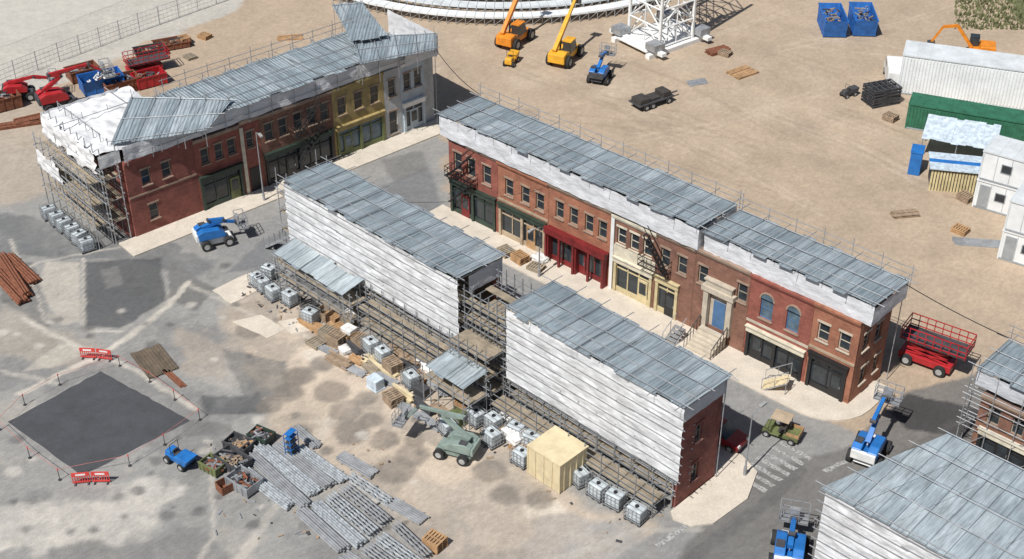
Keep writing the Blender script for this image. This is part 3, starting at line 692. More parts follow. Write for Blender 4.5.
m=M(); m.box(0,0,0,1.0,6.5,6.6); m.obj('wall',wing,GREYR); 
for i in range(2): window(wing,1.0,1.6+i*2.4,3.9,.9,1.5,rz=R(90))
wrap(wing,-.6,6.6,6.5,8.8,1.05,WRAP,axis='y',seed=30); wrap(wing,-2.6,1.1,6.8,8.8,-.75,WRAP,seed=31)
# bottom right buildings
P1=G(820,490,7.6); P2=G(948,434,7.6)
ang4=R(-43); f4=Frame((P1.x,P1.y),ang4)
d=P2-P1; lx=d.dot(f4.e); ly_=d.dot(f4.n)
r=thing('temporary_roof','large pale corrugated roof over wrapped facade','scaffold roof',f4.p(0,0),ang4)
m=M(); rs=random.Random(5); n=15; w_=1.05
for i in range(n):
    for k in range(3):
        a=i*w_; b=a+w_*1.01; y0=ly_*k/3-.04; y1=ly_*(k+1)/3+.04; sh=lx/ly_
        z=7.62+.04*(i%2)+.045*(2-k)+rs.uniform(0,.03)
        m.add([(a+sh*y0,y0,z),(b+sh*y0,y0,z),(b+sh*y1,y1,z),(a+sh*y1,y1,z),(a+sh*y0,y0,z+.03),(b+sh*y0,y0,z+.03),(b+sh*y1,y1,z+.03),(a+sh*y1,y1,z+.03)],
          [(0,3,2,1),(4,5,6,7),(0,1,5,4),(1,2,6,5),(2,3,7,6),(3,0,4,7)])
m.obj('roof_sheeting',r,ROOF2)
for k in range(5):
    m=M(); y=.2+k*(ly_-.4)/4; m.cyl((lx/ly_*y-.5,y,7.88),(lx/ly_*y+16,y,7.88),.03,5); m.obj('ledger_tube',r,TUBE)
wrap(r,.25,15.8,1.2,7.55,.2,WRAPW,seed=60,band=.68); 
rails(r,.2,15.9,1.3,7.5,.68,.08)
posts(r,[(.3+i*2.1,.4,0,7.6) for i in range(8)],.035,TUBE,'upright')
m=M(); m.prism([(1,1.2),(15.8,1.2),(15.8+lx,ly_-.4),(1+lx*.9,ly_-.4)],0,7.2); o=m.obj('inner_wall',r,BR_BRN)
f5=Frame(tuple(G(968,452)[:2]),R(-43))
B=building(f5,0,4.5,4.9,'brown brick facade with scaffold at street corner',BR_BRN,W([1.0,2.6],2.9,.8,1.3),(.3,3.8,2.4),TRIM,depth=4)
shopfront(B,.3,3.8,2.4,BLACK,sign=CREAM)
building(f5,4.5,10,5.1,'orange brick facade beside street corner',BR_ORG,W([1.0,2.6,4.2],2.9,.8,1.3),None,TRIM,depth=4)
temproof(f5,-.6,11,4.6,6.6,6.5,'corrugated temporary roof over street corner facade',seed=71,wrapz=(5.4,6.5),rail=True,wm=WRAPG)
scaffold(f5.p(-.9,-.2),f5.a+0,10.5,.9,6.2,6,[2.0,4.0],'scaffold along brick corner facade',boards=False,top=.5)
# ---------------------------------------------------------------- props
WH={}
def wheel(par,x,y,r,w):
    k=(r,w)
    if k not in WH:
        m=M(); m.cyl((0,-w/2,0),(0,w/2,0),r,18,0); m.cyl((0,-w/2-.02,0),(0,w/2+.02,0),r*.55,12,1); WH[k]=m.mesh('wheel',[RUB,HUB])
    return place(WH[k],'wheel',par,(x,y,r))
def ibc_make():
    r=thing('bulk_liquid_tank','white plastic bulk tank in steel cage on pallet','tank',(0,0,-50),0,'bulk tanks used as scaffold ballast')
    m=M(); m.box(-.52,-.42,.16,.52,.42,1.04); m.obj('tank',r,POLY,bevel=.09)
    m=M(); m.cyl((0,0,1.04),(0,0,1.12),.13,10); m.obj('cap',r,BLACK)
    m=M()
    for z in (.2,.5,.8,1.08):
        for a,b in (((-.6,-.5),(.6,-.5)),((.6,-.5),(.6,.5)),((.6,.5),(-.6,.5)),((-.6,.5),(-.6,-.5))): m.cyl((*a,z),(*b,z),.022,4)
    for i in range(5):
        x=-.6+.3*i
        for y in (-.5,.5): m.cyl((x,y,.15),(x,y,1.1),.02,4)
    for i in range(1,4):
        y=-.5+.25*i
        for x in (-.6,.6): m.cyl((x,y,.15),(x,y,1.1),.02,4)
    for y in (-.2,.2): m.cyl((-.6,y,1.1),(.6,y,1.1),.025,4)
    m.obj('cage',r,STEEL)
    m=M()
    for x in (-.5,0,.5): m.box(x-.08,-.5,0,x+.08,.5,.1)
    m.box(-.6,-.5,.1,.6,.5,.15); m.obj('pallet',r,DARK); return r
IBC=ibc_make(); first=[True]
def ibc(p,rz):
    rz+=random.uniform(-.25,.25)
    if first[0]: IBC.location=p; IBC.rotation_euler=(0,0,rz); first[0]=False
    else: dup(IBC,p,rz)
for i in range(9): ibc(F3.p(23.6+i*1.5+random.uniform(-.18,.18),-1.95+random.uniform(-.3,.3)),F3.a)
for s in (24.6,27.3): ibc(F3.p(s,-3.3),F3.a)
for i in (0,1,2,4): ibc(F3.p(-.2+i*1.45,-2.9+random.uniform(-.3,.3)),F3.a)
for s,y in ((-1.2,-1.6),(-.9,-2.9),(11.5,-2.3),(12.9,-2.4),(16.4,-2.9),(22.4,-2.6),(21.8,-4.6)): ibc(F3.p(s,y),F3.a)
for i in range(6): ibc(F1.p(-3.7+random.uniform(-.1,.1),1.0+i*1.3),F1.a)
def boom_lift(loc,rz,cm,arm,label,base=DARK,s=1.0,bas=1.7):
    r=thing('boom_lift',label,'boom lift',loc,rz); r.scale=(s,s,s)
    m=M(); m.xz([(-1.5,.45),(-1.3,.85),(1.3,.85),(1.5,.45),(1.2,.3),(-1.2,.3)],-.6,.6); m.box(-1.15,-.95,.38,-.75,.95,.6); m.box(.75,-.95,.38,1.15,.95,.6); m.obj('chassis',r,base,bevel=.03)
    for x in (-.98,.98):
        for y in (-.95,.95): wheel(r,x,y,.45,.34)
    m=M(); m.xz([(-1.5,.95),(-1.6,1.6),(-1.1,1.85),(.3,1.75),(.8,1.3),(.8,.95)],-.85,-.2); m.xz([(-1.5,.95),(-1.6,1.6),(-1.1,1.85),(.3,1.6),(.8,1.3),(.8,.95)],.2,.85); m.box(-1.4,-.2,.95,.5,.2,1.3); m.obj('turret',r,cm,bevel=.06)
    m=M(); m.box(-1.75,-.8,.9,-1.5,.8,1.55); m.obj('counterweight',r,base,bevel=.04)
    m=M(); m.box(-1.2,.3,1.86,-.6,.8,1.9); m.obj('engine_grille',r,DARK)
    b=M()
    for i,(p,q) in enumerate(zip(arm[:-1],arm[1:])):
        w=.24-.03*i; b.cyl((p[0],0,p[1]),(q[0],0,q[1]),w,4,0,w*.85); b.cyl((q[0],-.2,q[1]),(q[0],.2,q[1]),.14,8,1)
        mx,mz=(p[0]*.5+q[0]*.5),(p[1]*.5+q[1]*.5); b.cyl((p[0],0,p[1]-.22),(mx,0,mz-.2),.05,6,2)
    b.obj('boom',r,[cm,DARK,STEEL])
    e=arm[-1]; k=M(); x,z=e[0]+.1,e[1]-.5
    k.box(x,-bas/2,z,x+.8,bas/2,z+.06)
    for zz in (.15,.6,1.1):
        for a,c in (((x,-bas/2),(x+.8,-bas/2)),((x+.8,-bas/2),(x+.8,bas/2)),((x+.8,bas/2),(x,bas/2)),((x,bas/2),(x,-bas/2))): k.cyl((*a,z+zz),(*c,z+zz),.03,4)
    for i in range(4):
        y=-bas/2+bas*i/3
        for xx in (x,x+.8): k.cyl((xx,y,z),(xx,y,z+1.1),.028,4)
    k.box(x+.0,-.3,z+.7,x+.2,.3,z+1.15); k.obj('basket',r,STEEL); return r
boom_lift(G(216,243),R(25),MBLUE,[(-1.0,1.8),(.9,2.2),(-.4,2.4),(1.9,1.7)],'blue boom lift with folded arm on asphalt',WHITEP,.92)
boom_lift(G(456,454),R(158),MGRN,[(-1.2,1.9),(1.2,3.6),(-.9,3.9),(3.0,3.8),(4.0,2.4)],'grey green articulated boom lift in the yard',MGRN,.84)
boom_lift(G(868,456),R(60),MBLUE,[(-1.0,1.9),(.6,3.0),(-.6,3.4),(1.6,3.8),(2.4,3.2)],'blue boom lift with raised jointed arm on road',WHITEP,.98)
boom_lift(G(600,80),R(70),MBLUE,[(-1.0,1.8),(.8,2.6),(-.2,2.9),(2.2,2.4)],'small blue boom lift in dusty yard',DARK,.9)
boom_lift(G(60,108),R(30),MRED,[(-1.0,1.9),(.6,2.9),(-.4,3.2),(3.0,3.4),(4.0,2.6)],'red boom lift parked beside storage containers',DARK,1.1)
boom_lift(G(788,557),R(75),MBLUE,[(-1.0,1.8),(.8,2.1),(-.4,2.3),(1.5,1.7)],'blue and white boom lift folded beside roof',WHITEP,1.0)
boom_lift(G(22,98),R(15),MRED,[(-1.0,1.9),(1.6,2.3),(3.0,2.0)],'red boom lift lowered beside the fence',DARK,.9)
def scissor(loc,rz,cm,label,L=4.0,Wd=2.0,hp=2.0,s=1.0):
    r=thing('scissor_lift',label,'scissor lift',loc,rz); r.scale=(s,s,s)
    m=M(); m.box(-L/2,-Wd*.4,.4,L/2,Wd*.4,.95); m.obj('chassis',r,cm,bevel=.05)
    for x in (-L*.32,L*.32):
        for y in (-Wd*.45,Wd*.45): wheel(r,x,y,.45,.34)
    m=M(); n=3; dz=(hp-1.0)/n
    for i in range(n):
        for y in (-.6,.6): m.cyl((-L*.4,y,1+dz*i),(L*.4,y,1+dz*(i+1)),.07,4); m.cyl((L*.4,y,1+dz*i),(-L*.4,y,1+dz*(i+1)),.07,4)
    m.obj('scissor_arms',r,cm)
    m=M(); m.box(-L/2,-Wd/2,hp,L/2+.9,Wd/2,hp+.1); m.obj('platform',r,DARK)
    m=M(); x0,x1=-L/2,L/2+.9
    for zz in (.2,.65,1.15):
        for a,c in (((x0,-Wd/2),(x1,-Wd/2)),((x1,-Wd/2),(x1,Wd/2)),((x1,Wd/2),(x0,Wd/2)),((x0,Wd/2),(x0,-Wd/2))): m.cyl((*a,hp+zz),(*c,hp+zz),.045,4)
    for i in range(9):
        x=x0+(x1-x0)*i/8
        for y in (-Wd/2,Wd/2): m.cyl((x,y,hp),(x,y,hp+1.15),.04,4)
    m.obj('guard_rail',r,cm); return r
scissor(G(926,364),R(-35),MRED,'large red scissor lift beside brick end wall',hp=2.2,s=.93)
scissor(G(145,72),R(30),MRED,'red scissor lift lowered among storage containers',hp=1.4,s=.85)
def telehandler(loc,rz,cm,label,up=.9,s=1.0):
    r=thing('telehandler',label,'telehandler',loc,rz); r.scale=(s,s,s)
    m=M(); m.xz([(-2.4,.6),(-2.4,1.5),(-1.6,1.7),(-.3,1.2),(2.0,1.1),(2.2,.6)],-.9,.9); m.obj('body',r,cm,bevel=.06)
    for x in (-1.5,1.5):
        for y in (-1.0,1.0): wheel(r,x,y,.62,.45)
    c=M(); c.xz([(-.9,1.2),(-.9,2.4),(.3,2.4),(.7,1.6),(.7,1.2)],-.95,-.1); c.obj('cab',r,GLASS,bevel=.04)
    c=M(); c.box(-.95,-1.0,2.4,.35,-.05,2.5); c.obj('cab_roof',r,cm)
    b=M(); p=Vector((-2.0,.35,1.7)); q=p+Vector((math.cos(up),0,math.sin(up)))*4.2; q2=q+Vector((math.cos(up),0,math.sin(up)))*2.4
    b.cyl(p,q,.28,4); b.cyl(q,q2,.2,4,0); b.cyl((-.5,.35,1.2),p*.5+q*.5,.09,6,1)
    b.box(q2.x-.1,q2.y-.5,q2.z-.7,q2.x+.15,q2.y+.5,q2.z+.2,1); b.obj('boom',r,[cm,DARK]); return r
telehandler(G(515,43),R(60),MORG,'orange telehandler with raised boom on dirt',.75)
telehandler(G(565,60),R(65),MYEL,'yellow telehandler with raised boom on dirt',.6)
def skip(loc,rz,mt,label,L=3.6,Wd=1.8,Hh=1.5,fill=None,taper=.45,group=None):
    r=thing('skip_container',label,'skip',loc,rz,group); m=M(); t_=.06
    def sd(o,zz): k=taper*zz/Hh; return [(-L/2+taper-k+o,-Wd/2+o),(L/2-taper+k-o,-Wd/2+o),(L/2-taper+k-o,Wd/2-o),(-L/2+taper-k+o,Wd/2-o)]
    a=[(*p,.1) for p in sd(0,0)]+[(*p,Hh) for p in sd(0,Hh)]+[(*p,Hh) for p in sd(t_,Hh)]+[(*p,.2) for p in sd(t_,0)]
    fs=[(3,2,1,0),(12,13,14,15)]
    for i in range(4):
        j=(i+1)%4; fs+=[(i,j,4+j,4+i),(4+i,4+j,8+j,8+i),(8+i,8+j,12+j,12+i)]
    m.add(a,fs)
    for i in range(5):
        x=-L/2+taper+(L-2*taper)*i/4
        for y in (-Wd/2-.04,Wd/2+.0): m.box(x-.05,y,.1,x+.05,y+.04,Hh)
    m.box(-L/2-.03,-Wd/2-.06,Hh-.08,L/2+.03,-Wd/2-.0,Hh+.02); m.box(-L/2-.03,Wd/2+.0,Hh-.08,L/2+.03,Wd/2+.06,Hh+.02)
    m.obj('body',r,mt)
    if fill:
        q=M(); rs=random.Random(int(loc[0]*10)); 
        for i in range(34):
            q.T=Matrix.Translation((rs.uniform(-L*.33,L*.33),rs.uniform(-Wd*.3,Wd*.3),Hh*rs.uniform(.5,1.0)))@Matrix.Rotation(rs.uniform(0,6),4,'Z')@Matrix.Rotation(rs.uniform(-.4,.4),4,'X')
            q.box(-rs.uniform(.1,.5),-.06,-.05,rs.uniform(.1,.5),.06,.05,rs.randint(0,2))
        q.obj('rubble',r,fill)
    return r
MIX=[PALLET,STEEL,DARK]
skip(G(831,30),R(88),CBLUE,'blue open skip on the dirt yard',5,2.3,2.0,MIX,.5,'blue skips')
skip(G(861,29),R(86),CBLUE,'blue open skip on the dirt yard',5,2.3,2.0,MIX,.5,'blue skips')
skip(G(103,90),R(30),CBLUE,'blue container with white load by fence',4,2.2,1.6,[BAG,BAG,STEEL],.1)
skip(G(122,90),R(35),RUST,'rusty container of scaffold parts',3.5,2.0,1.3,[RUST,DARK,STEEL],.05)
skip(G(150,84),R(35),MRED,'red container of scaffold parts',3.0,1.8,1.2,[RUST,DARK,STEEL],.05)
skip(G(172,47),R(25),RUST,'low rusty skip on pale dirt',3.6,1.8,.7,[RUST,PALLET,DARK],.2)
skip(G(150,55),R(25),DARK,'dark low bin of scrap on pale dirt',3.0,1.6,.8,[RUST,PALLET,DARK],.1)
skip(G(2,108),R(35),RUST,'rusty open bin beside fence',3.5,2,1.3,[RUST,DARK,STEEL],.1)
skip(G(84,78),R(35),RUST,'rusty open bin near boom lift',3.0,1.8,1.2,[RUST,DARK,STEEL],.1)
g_='scrap skips and stillages in yard'
skip(G(234,466),R(-40),DARK,'dark open skip full of scrap',2.2,1.3,.8,MIX,.1,g_)
skip(G(245,487),R(-38),STEEL,'grey stillage full of scaffold fittings',2.0,1.3,.8,[RUST,STEEL,DARK],.05,g_)
skip(G(240,449),R(-30),DARK,'dark stillage holding loose planks',1.8,1.1,.7,[PALLET,WOOD,DARK],.05,g_)
skip(G(262,441),R(-30),GREEN,'green stillage holding fittings',1.5,1.0,.7,[RUST,DARK,STEEL],.05,g_)
skip(G(214,470),R(-35),OLIVE,'olive stillage holding tube ends',1.5,1.0,.7,[STEEL,DARK,RUST],.05,g_)
def pallet_stack(px,py,rz,n,label='stack of weathered timber pallets',mt=PALLET,L=1.2,Wd=1.0,loc=None):
    m=M()
    for k in range(n):
        m.T=Matrix.Rotation(random.uniform(-.06,.06),4,'Z')
        z=k*.15
        for y in (-Wd/2,0-.05,Wd/2-.1): m.box(-L/2,y,z,L/2,y+.1,z+.1)
        for i in range(6): x=-L/2+i*(L-.14)/5; m.box(x,-Wd/2,z+.102,x+.14,Wd/2,z+.125)
    return solo(m,'pallet_stack',label,'pallets',mt,loc or G(px,py),rz,'timber pallets')
def planks(px,py,rz,L,Wd,n,mt,label,name='timber_stack',cat='timber',loc=None):
    m=M(); rs=random.Random(int(px*7+py))
    for k in range(n):
        nn=int(Wd/.24)
        for i in range(nn):
            if rs.random()<.12*k: continue
            y=-Wd/2+i*.24; a=rs.uniform(-.1,.1); m.box(-L/2+a,y,k*.07+.0,L/2+a,y+.22,k*.07+.06)
    return solo(m,name,label,cat,mt,loc or G(px,py),rz,'stacked boards')
def tubes(px,py,rz,L,n,label='bundle of galvanised scaffold tubes',mt=ALU,r=.07,w=6,loc=None):
    m=M(); rs=random.Random(int(px*3+py)); k=0; row=0
    while k<n:
        for i in range(w-row):
            if k>=n: break
            y=(i+row*.5)*r*2.3-w*r; a=rs.uniform(-.12,.12); m.cyl((-L/2+a,y,r+row*r*1.8+.08),(L/2+a,y,r+row*r*1.8+.08),r,7); k+=1
        row+=1
        if row>w-2: break
    for x in (-L*.3,L*.3): m.box(x-.05,-w*r-.1,0,x+.05,w*r+.2,.08)
    return solo(m,'tube_bundle',label,'scaffold tubes',mt,loc or G(px,py),rz,'bundles of scaffold tubes')
def beams(px,py,rz,L,n,label='stack of aluminium lattice beams',mt=ALU):
    m=M(); rs=random.Random(int(px+py*5))
    for k in range(n):
        y=(k-n/2)*.22; a=rs.uniform(-.06,.06)
        for z in (.06,.44): m.cyl((-L/2+a,y,z),(L/2+a,y,z),.055,5)
        q=int(L/.5)
        for i in range(q): x=-L/2+a+i*L/q; m.cyl((x,y,.05 if i%2 else .42),(x+L/q,y,.42 if i%2 else .05),.032,4)
    return solo(m,'lattice_beam_stack',label,'lattice beams',mt,G(px,py),rz,'stacks of lattice beams')
FY=Frame(tuple(G(300,484)[:2]),R(-46))
TM=[ALU,TUBE,ALU,STEEL]
for j,(x,y,L,n,w) in enumerate([(-1.5,-1.8,5.8,14,6),(-1.0,-.85,6.2,15,6),(-1.5,.15,6.0,16,7),(-1.1,1.15,5.4,13,6),(-.4,2.05,4.6,10,5),(4.4,-1.5,4.4,12,6),(4.6,-.5,4.6,13,6),(-3.2,2.9,2.6,7,5)]):
    o=tubes(j*13,j,FY.a+random.uniform(-.06,.06),L,n,mt=TM[j%4],w=w); o.location=FY.p(x,y)
for j,(x,y,L,n) in enumerate([(4.6,.6,4.4,4),(4.5,1.7,4.2,4),(3.6,2.8,3.6,3),(9.2,-.4,3.8,4),(9.2,.7,3.8,4),(8.8,1.8,3.4,3)]):
    o=beams(j*7,j,FY.a+random.uniform(-.08,.08),L,n,mt=[ALU,TUBE][j%2]); o.location=FY.p(x,y)
for j,(x,y,L,n) in enumerate([(1.2,3.6,3.0,7),(6.6,3.2,2.8,6),(-5.2,.2,1.4,8),(8.2,-1.7,2.8,7)]):
    o=tubes(j*5,j,FY.a+(R(85) if j==2 else R(8)),L,n,mt=TUBE); o.location=FY.p(x,y)
for q in [(15,278,6.5,12),(10,288,5.5,10),(22,270,5,8)]: tubes(q[0],q[1],R(-52)+random.uniform(-.08,.08),q[2],q[3],'bundle of rusty steel beams',RUST,.09,5)
planks(12,126,R(20),5,1.2,4,RUST,'stack of rusty steel sections','beam_stack','steel')
planks(38,120,R(30),4,1.2,6,RUST,'stack of rusty boards by the fence')
planks(155,362,R(-55),3.4,2.2,2,PLY,'dark timber panels lying in yard')
planks(176,378,R(-48),2.4,.7,2,RUST,'rusty frame lying on the yard')
planks(290,38,R(10),2.6,1.2,2,WOOD,'pale plank stack on dirt')
planks(742,73,R(35),2.6,2.0,3,WOOD,'timber pallet load on dirt yard'); 
planks(697,82,R(20),2.0,1.4,1,STEEL,'pale steel sheets lying on dirt','sheet_stack','sheets')
planks(718,52,R(30),2.4,1.2,5,RUST,'rusty stack beside white tower','beam_stack','steel')
planks(316,328,F3.a,3.0,1.0,5,WOOD,'orange timber boards before canopy')
planks(383,366,F3.a+R(8),3.2,1.2,3,PLYL,'pale plywood sheets laid in yard')
planks(405,357,F3.a,3.0,1.0,5,PALLET,'brown timber stack behind scaffold')
planks(448,388,F3.a,2.6,.9,4,PLYL,'pale plywood stack near canopy')
planks(980,243,R(-8),4.2,1.2,1,STEEL,'grey boards lying beside cabins')
planks(905,215,R(10),2.2,1.0,4,PALLET,'brown boards near storage shelter')
rs=random.Random(77); used=[]
KM=[PALLET,WOOD,BOARD,PLYL,DARK]
for i in range(320):
    s=rs.uniform(7.8,21.5); y=rs.uniform(-5.0,-1.7)
    if any(abs(s-a)<1.05 and abs(y-b)<.9 for a,b in used+[(11.5,-2.3),(12.9,-2.4),(16.4,-2.9),(21.8,-4.6)]): continue
    used.append((s,y)); k=rs.choice('ptptcs'); p=F3.p(s,y); an_=F3.a+rs.uniform(-.2,.2)
    if k=='p': pallet_stack(0,0,an_,rs.randint(2,6),mt=rs.choice(KM[:3]),loc=p)
    elif k=='t': planks(i,i*3,an_,rs.uniform(1.2,2.2),rs.uniform(.5,1.0),rs.randint(3,9),rs.choice(KM),'mixed timber stack behind the scaffold',loc=p)
    elif k=='c': tubes(i,i,an_,rs.uniform(1.4,2.4),rs.randint(5,10),mt=TUBE,r=.05,loc=p)
    else:
        m=M(); m.box(-.5,-.4,.1,.5,.4,rs.uniform(.6,1.1)); m.box(-.55,-.45,0,.55,.45,.1); solo(m,'covered_load','wrapped load on a pallet behind scaffold','covered load',rs.choice([BAG,DARK,TARPB,OLIVE,DARK]),p,an_,'covered loads in the yard',bevel=.06)
for q in [(340,330,2),(352,322,4),(335,318,3),(185,43,5),(205,38,3),(190,58,2),(600,318,4),(520,262,5),(536,270,3),(506,255,4),(435,546,5),(725,55,3),(890,120,4),(965,200,4),(960,232,3),(500,432,3),(520,448,2)]:
    pallet_stack(q[0],q[1],F3.a+random.uniform(-.2,.2),q[2],mt=random.choice([PALLET,WOOD,PALLET,BOARD]))
def bag(px,py,s,mt=BAG,label='bulging white bulk bag on the yard'):
    m=M(); vs=[];n=16;k=6
    for j in range(k+1):
        z=j/k; rr=.5*(.92+.1*math.sin(z*3.0))*(1 if j<k else .7)
        for i in range(n):
            t_=2*math.pi*i/n; q=1/max(abs(math.cos(t_)),abs(math.sin(t_)))**.85; d=1+.16*noise.noise((i*.9+px,j*.8,py))
            vs.append((rr*q*math.cos(t_)*d,rr*q*math.sin(t_)*d,z*.75+.12*noise.noise((i*.7,j,px))*(z>0)))
    fs=[(j*n+i,j*n+(i+1)%n,(j+1)*n+(i+1)%n,(j+1)*n+i) for j in range(k) for i in range(n)]+[tuple(range(k*n,k*n+n)),tuple(range(n-1,-1,-1))]
    m.add(vs,fs); o=solo(m,'bulk_bag',label,'bulk bag',mt,G(px,py),F3.a+random.uniform(-.3,.3),'bulk bags and covered goods'); o.scale=(s*1.2,s,s*.85); return o
for q in [(437,375,1.5),(428,364,1.1),(516,440,1.4),(507,420,1.0),(450,362,1.0),(355,316,1.0),(477,398,1.0),(545,410,1),(533,402,.9),(540,262,1),(345,352,.7)]: bag(*q)
def small_crate(px,py,rz,s,mt,label='open timber crate with slatted sides'):
    m=M()
    for x in (-1,1):
        for k in range(4): m.box(x*s/2-.02,-s/2,.04+k*s*.2,x*s/2+.02,s/2,.04+k*s*.2+s*.15); 
    for y in (-1,1):
        for k in range(4): m.box(-s/2+.021,y*s/2-.02,.04+k*s*.2,s/2-.021,y*s/2+.02,.04+k*s*.2+s*.15)
    m.box(-s/2+.03,-s/2+.03,0,s/2-.03,s/2-.03,.05)
    return solo(m,'storage_crate',label,'crate',mt,G(px,py),rz,'crates in the yard')
for q in [(348,340,.9,WOOD),(590,312,1,WOOD),(225,490,.8,RUST),(325,318,1,PALLET),(310,312,1.0,DARK),(492,418,1,DARK)]:
    small_crate(q[0],q[1],F3.a+random.uniform(-.2,.2),q[2],q[3])
r=thing('plywood_box_hut','large cream plywood box standing on yard','plywood box',G(557,474),F3.a)
m=M(); m.box(-1.35,-1.25,0.05,1.35,1.25,2.3); m.obj('panels',r,PLYL)
m=M(); m.box(-1.42,-1.32,2.3,1.42,1.32,2.38); m.obj('lid',r,PLYL)
for x in (-1.36,-.7,0,.7,1.36): m=M(); m.box(x-.04,-1.3,.05,x+.04,-1.252,2.29); m.obj('batten',r,PLYL)
for y in (-.85,-.28,.28,.85): m=M(); m.box(1.352,y-.04,.05,1.4,y+.04,2.29); m.obj('batten',r,PLYL)
r=thing('utility_buggy','open brown utility buggy with canopy on road','buggy',G(781,436),R(150)); r.scale=(.9,.9,.85)
m=M(); m.xz([(-1.4,.35),(-1.4,.75),(-.3,.75),(-.2,.5),(.6,.5),(.7,.85),(1.25,.7),(1.35,.35)],-.6,.6); m.obj('body',r,OLIVE,bevel=.04)
for x in (-.95,.95):
    for y in (-.58,.58): wheel(r,x,y,.28,.2)
m=M(); m.box(-.35,-.5,.75,.15,.5,.92); m.box(-.42,-.5,.9,-.3,.5,1.35); m.obj('seat',r,SEAT,bevel=.03)
m=M(); m.box(-.6,-.62,1.9,.8,.62,1.96); m.obj('canopy_roof',r,TAN,bevel=.02)
for x in (-.6,.9):
    for y in (-.55,.55): m=M(); m.cyl((x,y,.7),(x*.75,y,1.9),.025,4); m.obj('roof_post',r,BLACK)
m=M(); m.box(-1.4,-.6,.76,-.5,-.56,1.05); m.box(-1.4,.56,.76,-.5,.6,1.05); m.box(-1.44,-.6,.76,-1.4,.6,1.05); m.obj('cargo_bed',r,WOOD)
def car(loc,rz,mt,label,van=False,s=1.0):
    r=thing('parked_van' if van else 'parked_car',label,'van' if van else 'car',loc,rz); r.scale=(s,s,s)
    if van:
        body=[(-2.4,.35),(-2.45,1.9),(-2.2,2.1),(1.0,2.1),(1.6,1.3),(2.35,1.05),(2.45,.4)]; cab=[(1.02,1.35),(1.04,1.95),(1.1,1.95),(1.55,1.35)]
    else:
        body=[(-2.0,.35),(-2.05,.9),(-1.9,1.0),(1.0,.95),(1.9,.75),(2.0,.35)]
    m=M(); m.xz(body,-.85,.85); m.obj('body',r,mt,bevel=.12)
    m=M()
    if van: m.xz(cab,-.86,.86); m.box(-.2,-.86,1.35,.9,.86,1.85)
    else:
        m.add([(-1.8,-.78,.97),(1.0,-.78,.93),(1.0,.78,.93),(-1.8,.78,.97),(-1.4,-.6,1.43),(.2,-.6,1.43),(.2,.6,1.43),(-1.4,.6,1.43)],[(0,3,2,1),(4,5,6,7),(0,1,5,4),(1,2,6,5),(2,3,7,6),(3,0,4,7)])
    m.obj('window_glass',r,GLASS,bevel=.03)
    if not van: m=M(); m.box(-1.4,-.6,1.432,.2,.6,1.48); m.obj('roof',r,mt,bevel=.03)
    for x in (-1.3,1.3):
        for y in (-.78,.78): wheel(r,x,y,.32,.22)
    xx=1.85 if not van else 2.35
    for y in (-.75,.45): m=M(); m.box(xx,y,.6,xx+.15,y+.3,.75); m.obj('headlight',r,WHITEP)
    return r
car(G(719,439),F3.a+R(6),DKRED,'dark red hatchback parked beside brick end wall',s=.92)
car(G(893,80),R(80),WHITEP,'white van parked behind cabin',True)
r=thing('flatbed_trailer','dark flatbed trailer loaded with boxes on dirt','trailer',G(652,104),R(35)); r.scale=(.85,.85,.8)
m=M(); m.box(-2.6,-1.0,.7,2.4,1.0,.85); m.box(2.4,-.1,.6,3.6,.1,.7); m.obj('bed',r,DARK)
for x in (-1.6,-.7,1.6):
    for y in (-.95,.95): wheel(r,x,y,.38,.26)
for q in ((-2.4,-.8,-.9,.8,1.4),(-.6,-.7,.6,.6,1.15),(.9,-.8,2.0,.7,1.5)): m=M(); m.box(q[0],q[1],.85,q[2],q[3],q[4]); m.obj('cargo_box',r,SEAT,bevel=.04)
def mini(loc,rz,cm,label,name='compact_dumper',cat='dumper',s=1.0):
    r=thing(name,label,cat,loc,rz); r.scale=(s,)*3
    m=M(); m.box(-1.2,-.5,.4,.3,.5,.9); m.xz([(-1.2,.9),(-1.1,1.25),(-.4,1.25),(-.2,.9)],-.45,.45); m.obj('body',r,cm,bevel=.06)
    m=M(); m.xz([(.35,.6),(.2,1.3),(1.7,1.35),(1.3,.6)],-.65,.65); m.obj('hopper',r,cm,bevel=.05)
    m=M(); m.box(-.3,-.25,.9,.05,.25,1.1); m.box(-.36,-.25,1.1,-.25,.25,1.45); m.obj('seat',r,SEAT)
    m=M(); [m.cyl((-.4,y,.9),(-.4,y,2.1),.03,5) for y in (-.45,.45)]; m.cyl((-.4,-.45,2.1),(-.4,.45,2.1),.03,5); m.obj('roll_bar',r,BLACK)
    for x in (-.85,.85):
        for y in (-.6,.6): wheel(r,x,y,.38,.28)
    return r
mini(G(180,463),R(-35),MBLUE,'small blue dumper in the yard',s=.75)
mini(G(511,64),R(70),MYEL,'small yellow dumper on dirt yard',s=.75)
mini(G(848,96),R(30),DARK,'small dark buggy on the dirt yard',s=.6)
r=thing('ladder_rack','tall blue steel rack standing in yard','rack',G(293,456),R(60)); r.scale=(.8,.8,.9)
posts(r,[(x,y,0,2.2) for x in (-.5,.5) for y in (-.3,.3)],.04,MBLUE,'rack_post')
for z in (.3,.8,1.3,1.8,2.2): m=M(); m.box(-.47,-.27,z,.47,.27,z+.05); m.obj('shelf',r,MBLUE)
for z in (.3,.8,1.3): m=M(); m.box(-.4,-.2,z+.052,.35,.2,z+.3); m.obj('box',r,DARK)
